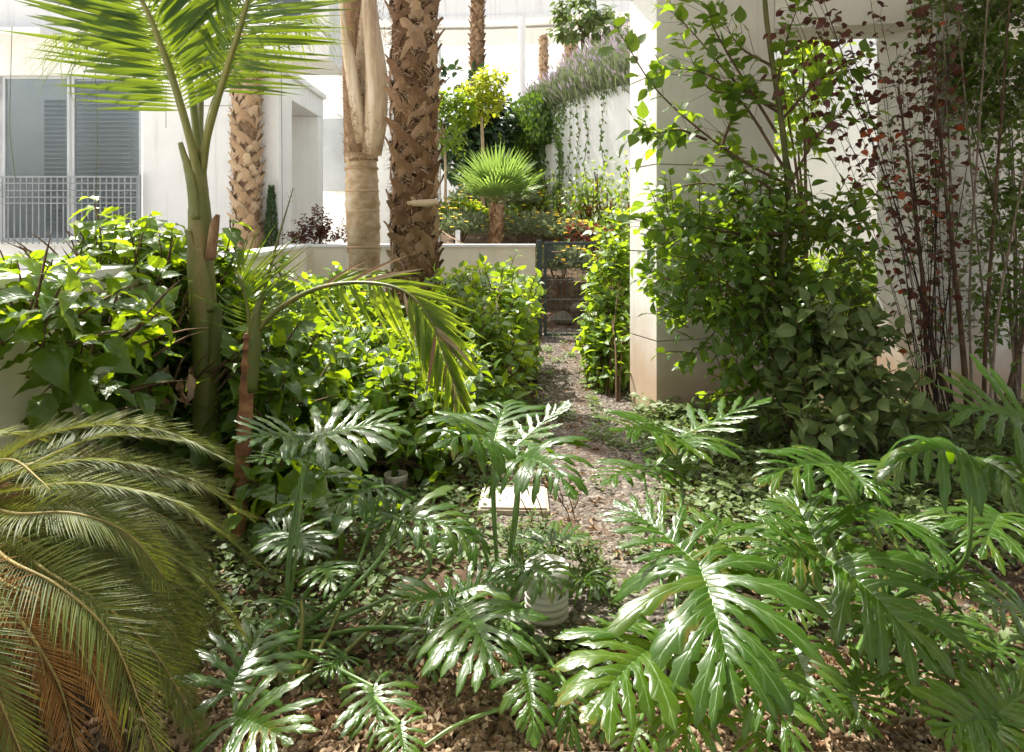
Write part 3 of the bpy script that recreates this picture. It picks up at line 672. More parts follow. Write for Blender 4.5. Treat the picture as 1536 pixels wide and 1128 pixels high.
# ================================================================== PALM TRUNKS
def boot_tpl(seed):
    """a cut leaf base wrapped on the trunk: broad scale whose two legs sweep down and round, with a broken stub on top.
    local frame: x round the trunk (radians * 1), y up, z outwards; returned as a function of trunk radius"""
    r = random.Random(seed); V = []; U = []; Fc = []
    def strip(pts, wd, zo, th):
        base = len(V); n = len(pts)
        for i, (x, y) in enumerate(pts):
            t = i / (n - 1)
            dx, dy = (pts[min(i + 1, n - 1)][0] - pts[max(i - 1, 0)][0], pts[min(i + 1, n - 1)][1] - pts[max(i - 1, 0)][1])
            l = math.hypot(dx, dy) or 1; nx_, ny_ = -dy / l, dx / l
            ww = wd[i]
            V.append((x + nx_ * ww, y + ny_ * ww, zo[i])); V.append((x, y, zo[i] + th)); V.append((x - nx_ * ww, y - ny_ * ww, zo[i] - 0.004))
            U.extend([(0.2, t), (0.5, t), (0.8, t)])
        for i in range(n - 1):
            for j in range(2):
                b = base + i * 3 + j; Fc.append((b, b + 1, b + 4, b + 3))
    for s in (-1, 1):
        j = lambda q: q * r.uniform(0.85, 1.15)
        strip([(0.0, j(0.035)), (s * j(0.035), j(0.0)), (s * j(0.085), j(-0.05)), (s * j(0.13), j(-0.115)), (s * j(0.15), j(-0.16))],
              [0.030, 0.033, 0.028, 0.020, 0.006], [0.034, 0.026, 0.012, 0.002, -0.01], 0.010)
    strip([(0, -0.06), (r.uniform(-.01, .01), 0.0), (r.uniform(-.015, .015), 0.045), (r.uniform(-.03, .03), 0.08)], [0.02, 0.035, 0.036, 0.020], [0.0, 0.025, 0.048, 0.075], 0.012)
    return np.array(V, np.float32), np.array(Fc, np.int32), np.array(U, np.float32)
BOOT = [boot_tpl(i) for i in range(6)]

def wrap(v, rad):
    """bend a flat scale round a trunk of radius rad (placed at angle 0, outwards = +X)"""
    a = v[:, 0] / rad; r = rad + v[:, 2]
    return np.stack([r * np.cos(a), r * np.sin(a), v[:, 1]], 1).astype(np.float32)

def shaggy(root, base, top, r0, r1, mat, core, sc_=1.0, zmin=0.0, per_turn=5, joined=False, fib=900, zvis=None):
    base, top = Vector(base), Vector(top); H = (top - base).length; ax = (top - base).normalized()
    a = Acc(); n = int(H / 0.05); pts = [base.lerp(top, i / n) for i in range(n + 1)]
    a.tube(pts, [(r0 + (r1 - r0) * i / n) * (0.95 + 0.06 * noise.noise(Vector((i * 0.5, r0 * 9, 0)))) for i in range(n + 1)], 20, jit=0.04)
    a.build('trunk_core', core, root)
    rise = 0.021 * sc_ * 5 / per_turn; k = 0; z = 0.05; lst = []
    rm = (r0 + r1) / 2
    tp = [(wrap(v * sc_, rm), f, u) for v, f, u in BOOT]
    while z < H:
        t = z / H; ang = k * 2.39996 + ru(-0.2, 0.2)
        rr = (r0 + (r1 - r0) * t) / rm
        q = ru(0.85, 1.15)
        m = Matrix.Translation(base.lerp(top, t)) @ Matrix.Rotation(ang, 4, 'Z') @ Matrix.Rotation(ru(-0.10, 0.02), 4, 'Y') @ Matrix.Rotation(ru(-0.30, 0.30), 4, 'X') @ Matrix.Diagonal((rr * ru(0.93, 1.05), rr, q, 1))
        if rng.random() > 0.12: lst.append((m, rng.randrange(6)))
        k += 1; z += rise * ru(0.85, 1.15)
    if joined:
        a = Acc(); merge(a, lst, tp); stuff(a.build('leaf_bases', mat, root))
    else:
        vis = [q for q in lst if q[0].translation.z < (zvis or 99) ]
        place(vis, tp, mat, root, 'leaf_base', 300, 'leaf_bases')
    if fib:                                              # loose fibres: thin curling ribbons
        a = Acc()
        for _ in range(fib):
            t = ru(0, 1); ang = ru(0, 6.28); rr = (r0 + (r1 - r0) * t) * 0.98
            o = Vector((math.cos(ang), math.sin(ang), 0)); p = base.lerp(top, t) + o * rr
            tg = Vector((-o.y, o.x, 0)) * rng.choice((-1, 1)); d = (o * ru(0.1, 1.0) + tg * ru(0, 1.4) + Vector((0, 0, ru(-0.9, 0.7)))).normalized()
            L = ru(0.03, 0.13) * sc_; wd = ru(0.0012, 0.005); V = []; nn = 5
            for i in range(nn):
                ww = wd * (1 - 0.7 * i / nn); sd_ = d.cross(o); sd_ = sd_.normalized() if sd_.length > 1e-3 else tg
                V += [p + sd_ * ww, p - sd_ * ww]; p = p + d * L / nn
                d = (d + Vector((0, 0, -0.25)) + rdir() * 0.35).normalized()
            a.add(V, [(2 * i, 2 * i + 1, 2 * i + 3, 2 * i + 2) for i in range(nn - 1)])
        stuff(a.build('fibre', MT['fibre'], root))

def crown(root, top, n, L, mat, seed=3, wscale=1.0):
    """fan leaves of a tall palm, above the picture: they only throw their shade into it"""
    for i in range(n):
        az = i * 2.4; el = ru(-0.5, 1.1)
        d = Vector((math.cos(az) * math.cos(el), math.sin(az) * math.cos(el), math.sin(el)))
        p1 = Vector(top) + d * L * 0.9; a = Acc(); a.tube(curve(top, p1, 5, 0.0), 0.015, 5); o = a.build('leaf_stalk', MT['petiole_y'], root)
        fan_leaf(o, p1, d, L * 0.75, 26, mat, R(250))
def fan_leaf(parent, p, d, L, nseg, mat, spread=R(260), droop=0.35, name='fan_blade', lift=0.2, sw=0.12):
    s = d.cross(Vector((0, 0, 1))); s = s.normalized() if s.length > 1e-3 else Vector((1, 0, 0)); nn = s.cross(d).normalized()
    a = Acc(); tp = leaf_tpl(sw, 6, 0.35, 0.5, 0.01); inst = []
    for i in range(nseg):
        t = (i / (nseg - 1) - 0.5); an = t * spread
        dd = (d * math.cos(an) + s * math.sin(an) + nn * (lift + ru(-0.05, 0.05)) + Vector((0, 0, -droop * abs(t) * 1.2))).normalized()
        LL = L * (1 - 0.35 * abs(t * 2) ** 2) * ru(0.9, 1.05)
        inst.append((mat4(p, dd, nn, LL, ru(0.9, 1.2)), 0))
    t0 = tp; v = t0[0].copy(); v[:, 2] += -0.18 * np.maximum(0, v[:, 1] - 0.5) ** 2 * 2
    merge(a, inst, [(v, t0[1], t0[2])]); a.build(name, mat, parent)

# central shaggy fan palm
t = thing('shaggy_fan_palm', 'tall palm with the darkest shaggiest trunk, right of centre-left, criss-crossed by old leaf bases', 'palm tree')
TS = t; bp_ = P(622, 500, 7.0); bp_.z = 0
tp_ = Vector((P(614, 100, 7.0).x, 7.0, 13.5))
shaggy(t, bp_, tp_, 0.205, 0.195, MT['bark_boot'], MT['bark_core'], 1.1, per_turn=5, fib=16000, zvis=3.9)
# torn stub on its flank
a = Acc(); a.tube([P(612, 304, 6.80), P(640, 305, 6.76), P(657, 303, 6.76)], [0.03, 0.038, 0.03], 8, jit=0.15); a.build('broken_stalk', MT['bark_boot_pale'], t)
a = Acc(); a.tube(spline([P(648, 425, 6.9), P(664, 430, 6.85), P(675, 418, 6.8)], 6), [0.02, 0.015, 0.012, 0.01, 0.008, 0.006], 6, jit=0.2); a.build('broken_stalk', MT['bark_boot'], t)
# offshoot trunk base below
# smooth ringed palm
t2 = thing('smooth_barked_palm', 'pale palm with smooth ringed lower trunk and long split sheaths above', 'palm tree')
a = Acc(); prof = []
for i in range(90):
    z = i / 89 * 2.35
    px = 553 - z * 1.5
    r = 0.168 + 0.007 * math.sin(z * 5) + (0.012 if (i % 9) == 0 else (0.006 if (i % 9) == 1 else 0)) - 0.006 * (z / 2.4) + (0.03 if z < 0.15 else 0)
    prof.append((z, r))
bx = P(551, 400, 7.6)
a.tube([Vector((bx.x - 0.03 * z, 7.6, z)) for z, r in prof], [r for z, r in prof], 28, jit=0.012); a.build('trunk', MT['bark_smooth'], t2)
a = Acc(); a.tube([Vector((bx.x - 0.06, 7.6, 2.1)), Vector((bx.x - 0.12, 7.6, 3.0)), Vector((bx.x - 0.14, 7.62, 14.0))], [0.165, 0.13, 0.11], 18, jit=0.06); a.build('trunk_core', MT['bark_core_pale'], t2)
def sheath(pts, wd, facing, mat, parent, name='leaf_sheath', th=0.5, curlback=0.0):
    """a broad leathery sheath, curved across"""
    pts = spline(pts, 18); V = []; U = []; K = 7; n = len(pts)
    for i, p in enumerate(pts):
        t = i / (n - 1); k = t * (len(wd) - 1); j = min(int(k), len(wd) - 2); w_ = wd[j] + (wd[j + 1] - wd[j]) * (k - j)
        d = (pts[min(i + 1, n - 1)] - pts[max(0, i - 1)]).normalized(); sdv = d.cross(facing).normalized(); nr = sdv.cross(d)
        for c in range(K):
            q = c / (K - 1) * 2 - 1
            V.append(p + sdv * w_ * q - nr * (q * q) * w_ * th + nr * 0.006 * noise.noise(Vector((t * 9, q * 3, 0)))); U.append(((q + 1) / 2, t))
    a = Acc(); a.add(V, [(i * K + j, i * K + j + 1, (i + 1) * K + j + 1, (i + 1) * K + j) for i in range(n - 1) for j in range(K - 1)], U)
    o = a.build(name, mat, parent); s = o.modifiers.new('t', 'SOLIDIFY'); s.thickness = 0.012; return o
FC = Vector((0, -1, 0.1))
sheath([P(556, 232, 7.40), P(561, 180, 7.34), P(563, 110, 7.30), P(556, 40, 7.32), P(548, -60, 7.36), P(545, -160, 7.4)], [0.10, 0.12, 0.11, 0.085, 0.06, 0.05], FC, MT['sheath'], t2)
sheath([P(538, 215, 7.42), P(529, 150, 7.36), P(521, 90, 7.34), P(513, 30, 7.32), P(508, -50, 7.3)], [0.07, 0.085, 0.08, 0.035, 0.02], Vector((-0.5, -1, 0.1)), MT['sheath'], t2)
sheath([P(540, 140, 7.40), P(545, 90, 7.42), P(552, 20, 7.44), P(560, -60, 7.44)], [0.04, 0.08, 0.08, 0.06], Vector((0.2, -1, 0)), MT['sheath'], t2)
a = Acc()
for _ in range(1300):
    p = P(ru(515, 578), rng.choice((ru(95, 240), ru(130, 235), ru(0, 130))), 7.40); d = rdir(); V = []
    for i in range(5):
        V += [p + Vector((0.0022, 0, 0.001)), p - Vector((0.0022, 0, 0.001))]; p = p + d * ru(0.012, 0.03); d = (d + rdir() * 0.5 + Vector((0, 0, 0.25))).normalized()
    a.add(V, [(2 * i, 2 * i + 1, 2 * i + 3, 2 * i + 2) for i in range(4)])
stuff(a.build('fibre', MT['fibre'], t2))
for k in range(11):
    z = 0.2 + k * 0.2 + ru(-0.03, 0.03); c = Vector((bx.x - 0.03 * z, 7.6, z)); a = Acc(); q = 0.173 - 0.006 * z / 2.4
    a.lathe([(q - 0.012, -0.02), (q + 0.004, -0.012), (q + 0.007, 0.0), (q + 0.002, 0.01), (q - 0.012, 0.018)], c, 30, Matrix.Rotation(ru(-0.05, 0.05), 3, 'X') @ Matrix.Rotation(ru(-0.05, 0.05), 3, 'Y')); a.build('ring_scar', MT['bark_boot_pale'], t2)
# far palms
t3 = thing('pale_trunked_palm', 'palm with an evenly lit pale lattice trunk standing against the white building', 'palm tree')
b3 = P(372, 400, 9.9); b3.z = -0.05
shaggy(t3, b3, Vector((P(368, 100, 9.9).x, 9.9, 3.95)), 0.168, 0.158, MT['bark_boot_pale'], MT['bark_core_pale'], 1.1, per_turn=5, fib=4000)
t4 = thing('slender_far_palm', 'tall slender palm trunk rising in the distance right of the shaggy palm', 'palm tree')
b4 = P(714, 300, 15.5); b4.z = 0.9
shaggy(t4, b4, Vector((P(717, 0, 15.5).x, 15.5, 7.2)), 0.135, 0.125, MT['bark_boot'], MT['bark_core_pale'], 0.9, per_turn=4, joined=True, fib=900)
for i, (px, wd, y0, y1) in enumerate(((815.5, 0.07, 54, 140), (857, 0.13, 52, 135))):
    t5 = thing('background_palm', ['thin background palm trunk seen against the bright gallery left of the umbrella tree', 'thick background palm trunk rising just behind the lavender'][i], 'palm tree')
    shaggy(t5, P(px, y1, 21), P(px, y0, 21) , wd * 1.5, wd * 1.5, MT['bark_boot_pale'], MT['bark_core_pale'], 0.9, per_turn=4, joined=True, fib=0)

# crowns of the three tall palms (they stand above the picture and shade it)
crown(TS, tp_, 22, 1.1, MT['fan']); crown(t2, (bx.x - 0.14, 7.6, 14.0), 14, 1.2, MT['fan'])

# ---------------------------------------------------------------- small fan palm behind the wall
t = thing('dwarf_fan_palm', 'small fan palm with a short stout trunk behind the low wall', 'palm tree')
YF = 11.6; b = P(742, 372, YF); top = P(745, 306, YF)
shaggy(t, b + Vector((0, 0, -0.5)), top, 0.12, 0.10, MT['bark_boot'], MT['bark_core_pale'], 0.55, joined=True, fib=500)
for i in range(17):
    az = i * 2.4; el = 1.3 - 1.25 * (i / 16) ** 0.8
    d = Vector((math.cos(az) * math.cos(el), math.sin(az) * math.cos(el), math.sin(el)))
    p1 = top + d * 0.32 + Vector((0, 0, 0.06)); a = Acc(); a.tube([top, p1], 0.009, 4); o = a.build('leaf_stalk', MT['petiole_y'], t)
    fan_leaf(o, p1, (d + Vector((0, 0, 0.35))).normalized(), 0.62, 24, MT['fan'], R(165), 0.1, sw=0.07)

# ================================================================== FEATHER PALMS
def leaflet_tpl(wd, droop, fold=0.35, rows=8, jag=0.0):
    return leaf_tpl(wd, rows, 0.25, fold, droop, 0.0, 3, 0.004)
T_LF = [leaflet_tpl(0.038, d) for d in (0.25, 0.5, 0.8, 1.1)]
def frond(parent, pts, Lmax, n, start, tpls, mat, ribmat, r0=0.012, ang=55, vee=0.35, droop=0.25, side_ref=None, joined=False, name='leaflet', lw=1.0, prof=None, pname='frond', jit=0.08, sx=1.0, ends=0.25, skip=None, tint=None):
    pts = spline(pts, 40); a = Acc(); a.tube(pts, [r0 * (1 - 0.85 * i / 39) for i in range(40)], 6); fr = a.build(pname, ribmat, parent)
    inst = []; alt = []
    for i in range(n):
        t = start + (1 - start) * (i + 0.5) / n; k = t * 39; j = min(int(k), 38); p = pts[j].lerp(pts[j + 1], k - j)
        d = (pts[j + 1] - pts[max(0, j - 1)]).normalized()
        up = side_ref if side_ref is not None else Vector((0, 0, 1))
        s = d.cross(up); s = s.normalized() if s.length > 1e-3 else Vector((1, 0, 0)); nn = s.cross(d).normalized()
        q = (t - start) / (1 - start); an = R(ang) * (1 - 0.55 * q)
        L = Lmax * (prof(q) if prof else (ends + (1 - ends) * math.sin(math.pi * min(1, (q * 0.85 + 0.15))) ** 0.7))
        for sg in (-1, 1):
            if skip and skip(q, sg): continue
            dd = (d * math.cos(an) + s * sg * math.sin(an) + nn * vee + Vector((0, 0, -droop)) + rdir() * jit).normalized()
            m = mat4(p, dd, nn, L * ru(0.88, 1.1), lw * sx)
            (alt if tint and rng.random() < tint[1] else inst).append((m, rng.randrange(len(tpls))))
    if joined:
        a = Acc(); merge(a, inst, tpls); stuff(a.build('leaflets', mat, fr))
    else: place(inst, tpls, mat, fr, name, 300)
    if alt:
        a = Acc(); merge(a, alt, tpls); stuff(a.build('dry_leaflets', tint[0], fr))
    return fr

# queen palm in the left foreground
qp = thing('feather_palm', 'olive-stemmed feather palm in the left foreground with arching fronds over the windows', 'palm tree')
YQ = 3.7
a = Acc(); pts = [Vector((P(309, 650, YQ).x, YQ, -0.05)), P(309, 660, YQ), P(309, 560, YQ), P(306, 470, YQ), P(301, 400, YQ), P(300, 340, YQ), P(298, 280, YQ), P(297, 225, YQ)]
def qr(i):
    z = 660 - (i / 39) * 435
    return 0.064 if z > 420 else (0.064 - 0.010 * (420 - z) / 100 if z > 320 else max(0.028, 0.052 - 0.022 * (320 - z) / 95))
a.tube(spline(pts, 40), [qr(i) for i in range(40)], 20, jit=0.02); a.build('trunk', MT['green_bark'], qp)
# old leaf-base stubs that flare off the shaft
for (x0, y0, x1, y1, x2, y2, wd, mt) in ((290, 400, 281, 355, 277, 345, 0.035, 'green_bark'), (316, 390, 322, 340, 327, 322, 0.035, 'bark_core_pale'), 
                                (288, 330, 281, 265, 268, 214, 0.05, 'green_bark'), (305, 470, 299, 420, 296, 372, 0.075, 'green_bark'), (300, 545, 291, 470, 286, 420, 0.06, 'green_bark'), (322, 560, 326, 500, 328, 455, 0.045, 'green_bark')):
    sheath([P(x0, y0, YQ - 0.052), P(x1, y1, YQ - 0.062), P(x2, y2, YQ - 0.062)], [wd * 0.74, wd * 0.66, wd * 0.30], Vector(((x1 - 301) / 40, -1, 0)), MT[mt], qp, 'leaf_base', 0.45)
UPR = Vector((0, -0.6, 0.35)).normalized()
def qf(pts, L, n, start, ref, **kw):
    pp = [P(x, y, Y) for x, y, Y in pts]
    return frond(qp, pp, L, n, start, T_LF, MT['frond'], MT['petiole_y'], r0=kw.pop('r0', 0.034), side_ref=ref, **kw)
qf([(299, 290, 3.68), (289, 225, 3.64), (264, 135, 3.6), (240, 65, 3.55), (212, 0, 3.5), (120, -160, 3.3), (-80, -260, 3.1)], 0.78, 66, 0.27, Vector((0.2, -1, 0.2)), droop=0.12, ang=66, vee=0.05, r0=0.026)
qf([(301, 280, 3.74), (294, 190, 3.8), (280, 100, 3.9), (255, 0, 4.1), (200, -120, 4.3), (60, -200, 4.5)], 0.75, 56, 0.36, Vector((0.1, -1, 0.3)), droop=0.25, ang=60, vee=0.05, r0=0.024)
qf([(301, 270, 3.7), (312, 200, 3.66), (338, 110, 3.6), (372, 0, 3.5), (400, -140, 3.5), (410, -330, 3.6)], 0.6, 58, 0.34, Vector((-0.2, -1, 0.2)), droop=0.2, ang=62, vee=0.05, r0=0.025)
qf([(300, 260, 3.76), (301, 180, 3.9), (306, 90, 4.1), (325, -10, 4.4), (365, -90, 4.8)], 0.7, 46, 0.45, Vector((0.0, -1, 0.4)), droop=0.28, ang=58, vee=0.05, r0=0.020)
qf([(300, 240, 3.8), (285, 130, 4.3), (215, 50, 4.9), (80, 50, 5.4)], 0.75, 44, 0.5, Vector((0.3, -0.7, 0.8)), droop=0.3, ang=55, vee=0.1, r0=0.016)
qf([(300, 240, 3.8), (330, 130, 4.2), (400, 40, 4.7), (470, 20, 5.1)], 0.55, 40, 0.5, Vector((-0.3, -0.7, 0.8)), droop=0.3, ang=55, vee=0.1, r0=0.016)
# spear of the youngest leaf at the right, and hanging threads
a = Acc()
for th in ([(18, 40, 4.0), (16, 120, 4.0), (15, 200, 4.0), (24, 275, 4.0)], [(143, 118, 4.1), (146, 200, 4.1), (143, 330, 4.1), (142, 430, 4.1)], [(249, 130, 4.2), (249, 192, 4.2)], [(338, 120, 4.2), (322, 177, 4.2)], [(422, 95, 4.2), (423, 250, 4.2), (424, 370, 4.2)]):
    a.tube(spline([P(*q) for q in th], 12), 0.0016, 4)
stuff(a.build('threads', MT['twig_green'], qp))

# young thin palm with the arching half-dead frond
yp = thing('young_thin_palm', 'young palm with a thin reddish ringed stem and one arching half-dry frond', 'palm tree')
YY = 3.35
a = Acc(); cp = spline([Vector((P(356, 815, YY).x, YY, -0.04)), P(362, 720, YY), P(368, 620, YY), P(373, 540, YY), P(375, 500, YY)], 60)
a.tube(cp, [0.036 - 0.010 * i / 59 + (0.004 if i % 7 < 2 else 0) for i in range(60)], 14, jit=0.03); a.build('trunk', MT['brown_bark'], yp)
sheath([P(374, 590, YY - 0.03), P(378, 520, YY - 0.03), P(384, 470, YY - 0.02), P(396, 440, YY)], [0.032, 0.036, 0.02, 0.012], Vector((0.2, -1, 0)), MT['green_bark'], yp, 'leaf_base', 0.7)
T_LF2 = [leaflet_tpl(0.06, d) for d in (0.3, 0.6, 1.0)]
frond(yp, [P(376, 520, YY), P(388, 470, YY), P(414, 370, YY), P(440, 282, YY)], 0.05, 4, 0.9, T_LF2, MT['frond'], MT['green_bark'], 0.013, joined=True)
frond(yp, [P(374, 520, YY), P(372, 470, YY), P(364, 430, YY - .02), P(352, 402, YY - .05)], 0.36, 24, 0.12, T_LF2, MT['frond'], MT['petiole_y'], 0.011, ang=68, vee=0.05, droop=0.12, side_ref=Vector((-0.1, -1, 0.15)), skip=lambda q, s: s < 0 and q > 0.3, lw=0.5)
def dead(q, s): return rng.random() < (0.35 if q < 0.45 else 0.0)
T_LFH = [leaflet_tpl(0.065, d, 0.5) for d in (0.2, 0.4, 0.7)]
arch = [P(378, 505, YY), P(420, 462, YY - .02), P(478, 432, YY - .05), P(545, 424, YY - .10), P(605, 436, YY - .16), P(645, 478, YY - .2), P(668, 540, YY - .23), P(690, 600, YY - .25)]
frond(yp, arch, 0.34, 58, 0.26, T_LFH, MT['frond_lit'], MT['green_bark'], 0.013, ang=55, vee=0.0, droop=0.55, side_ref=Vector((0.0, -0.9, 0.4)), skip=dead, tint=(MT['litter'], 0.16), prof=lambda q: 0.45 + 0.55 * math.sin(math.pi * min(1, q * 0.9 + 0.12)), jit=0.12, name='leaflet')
# offshoot trunk under the shaggy palm
t = thing('pruned_palm_stub', 'slim brown palm stub half hidden in the shrubs below the shaggy trunk', 'palm tree')
shaggy(t, Vector((P(578, 520, 6.3).x, 6.3, 0.0)), P(590, 440, 6.35), 0.06, 0.07, MT['bark_boot'], MT['bark_core'], 0.55, fib=250, joined=True)

# ================================================================== CYCAD
cy = thing('sago_cycad', 'large sago cycad with arching dusty green fronds in the lower left corner', 'cycad')
CC = Vector((P(-40, 745, 2.05).x, 2.05, 0.62))
a = Acc(); a.tube([Vector((CC.x - 0.06, CC.y, -0.05)), Vector((CC.x, CC.y, 0.3)), CC + Vector((0, 0, 0.05))], [0.24, 0.23, 0.14], 18, jit=0.12); a.build('trunk', MT['bark_core'], cy)
T_CY = [leaf_tpl(0.036, 5, 0.3, 0.6, d, 0, 3, 0.01) for d in (0.05, 0.2, 0.4)]
def cyf(pix, L=0.115, n=150, start=0.06, mat='cycad', ref=None, droop=0.12, rib='cycad_rib', vee=0.35, **kw):
    return frond(cy, [P(*q) for q in pix], L, n, start, T_CY, MT[mat], MT[rib], r0=0.006, ang=58, vee=vee, droop=droop, side_ref=ref, joined=True, ends=0.45, jit=0.05, lw=0.85, **kw)
cyf([(-40, 745, 2.05), (30, 670, 2.1), (130, 640, 2.15), (240, 645, 2.15), (340, 690, 2.15)])
cyf([(-40, 740, 2.05), (40, 700, 2.2), (150, 655, 2.35), (260, 660, 2.45), (330, 675, 2.5)])
cyf([(-40, 745, 2.05), (40, 708, 2.0), (140, 690, 2.05), (270, 712, 2.1), (372, 775, 2.15)])
cyf([(-40, 745, 2.05), (30, 735, 1.95), (130, 725, 1.95), (250, 748, 2.0), (335, 800, 2.05)])
cyf([(-40, 745, 2.05), (50, 745, 2.2), (170, 735, 2.3), (300, 780, 2.35), (392, 850, 2.4)])
cyf([(-40, 750, 2.05), (20, 770, 1.85), (110, 770, 1.8), (190, 800, 1.82), (250, 870, 1.85)], ref=Vector((0.2, -0.5, 0.8)))
cyf([(-40, 750, 2.05), (40, 790, 2.0), (170, 800, 2.0), (290, 860, 2.05), (370, 960, 2.1)])
cyf([(-40, 750, 2.05), (40, 780, 2.15), (180, 820, 2.2), (290, 890, 2.2), (330, 960, 2.2)])
cyf([(-40, 760, 2.0), (0, 830, 1.75), (90, 880, 1.65), (170, 960, 1.6), (235, 1128, 1.55)], ref=Vector((0.25, -0.75, 0.6)), L=0.14, n=95)
cyf([(-40, 760, 2.0), (60, 850, 1.85), (160, 910, 1.8), (240, 990, 1.8), (300, 1100, 1.8)], ref=Vector((0.2, -0.6, 0.7)))
cyf([(-40, 745, 2.05), (-20, 700, 2.0), (20, 690, 1.95), (60, 720, 1.85), (75, 735, 1.8)], L=0.09, n=50, ref=Vector((0, -0.3, 0.9)))
cyf([(-40, 760, 2.0), (20, 800, 1.9), (110, 850, 1.9), (200, 930, 1.9), (260, 1040, 1.92)], ref=Vector((0.3, -0.6, 0.7)))
cyf([(-40, 745, 2.05), (-80, 690, 2.1), (-20, 655, 2.25), (60, 660, 2.4), (120, 700, 2.5)])
cyf([(-60, 780, 1.9), (-60, 900, 1.6), (-20, 1000, 1.5), (40, 1150, 1.45)], L=0.14, n=85, ref=Vector((0.4, -0.8, 0.4)), mat='cycad')
cyf([(-60, 780, 1.9), (-30, 860, 1.7), (30, 930, 1.62), (90, 1030, 1.6), (120, 1150, 1.6)], L=0.11, n=80, ref=Vector((0.3, -0.8, 0.4)), mat='cycad_dead')
for k in range(8):
    u = k / 7; x1 = 330 - 40 * u + ru(-20, 20); y1 = 740 + 300 * u + ru(-20, 20)
    cyf([(-40, 750, 2.1), (30 + ru(-20, 20), 700 + 110 * u, 2.2 - 0.2 * u), (140, 690 + 150 * u + ru(-10, 10), 2.3 - 0.3 * u), (250, 715 + 220 * u, 2.35 - 0.35 * u), (x1, y1, 2.35 - 0.35 * u)], ref=Vector((0.15, -0.35, 0.8)))
for pix in ([(-40, 790, 1.95), (40, 880, 1.95), (110, 950, 1.98), (160, 1040, 2.0), (185, 1140, 2.0)], [(-40, 800, 2.0), (60, 920, 2.0), (140, 1010, 2.02), (230, 1090, 2.05)], [(-40, 780, 2.05), (40, 850, 2.15), (140, 900, 2.2), (200, 990, 2.2), (230, 1090, 2.2)],
            [(-60, 760, 2.0), (20, 800, 1.98), (70, 840, 1.96), (110, 900, 1.95)], [(-60, 820, 2.0), (-20, 940, 1.98), (20, 1040, 1.95), (60, 1150, 1.9)], [(-60, 840, 2.1), (20, 960, 2.1), (90, 1060, 2.1), (130, 1150, 2.1)],
            [(-60, 830, 1.9), (10, 900, 1.88), (60, 980, 1.86), (80, 1120, 1.84)], [(-60, 860, 1.9), (-10, 980, 1.85), (10, 1060, 1.84), (20, 1160, 1.8)], [(-40, 800, 2.1), (80, 940, 2.15), (190, 1040, 2.15), (270, 1130, 2.15)],
            [(-40, 790, 2.0), (90, 900, 2.1), (150, 960, 2.1), (240, 1010, 2.1)], [(-60, 790, 1.9), (0, 870, 1.7), (60, 900, 1.68), (130, 990, 1.66), (180, 1130, 1.66)],
            [(-80, 740, 2.1), (-20, 770, 2.1), (60, 800, 2.1), (140, 860, 2.12), (200, 930, 2.15)]):
    cyf(pix, L=0.10, n=60, start=0.2, mat='cycad_dead', ref=Vector((0.2, -0.7, 0.5)), droop=0.7, vee=-0.1)

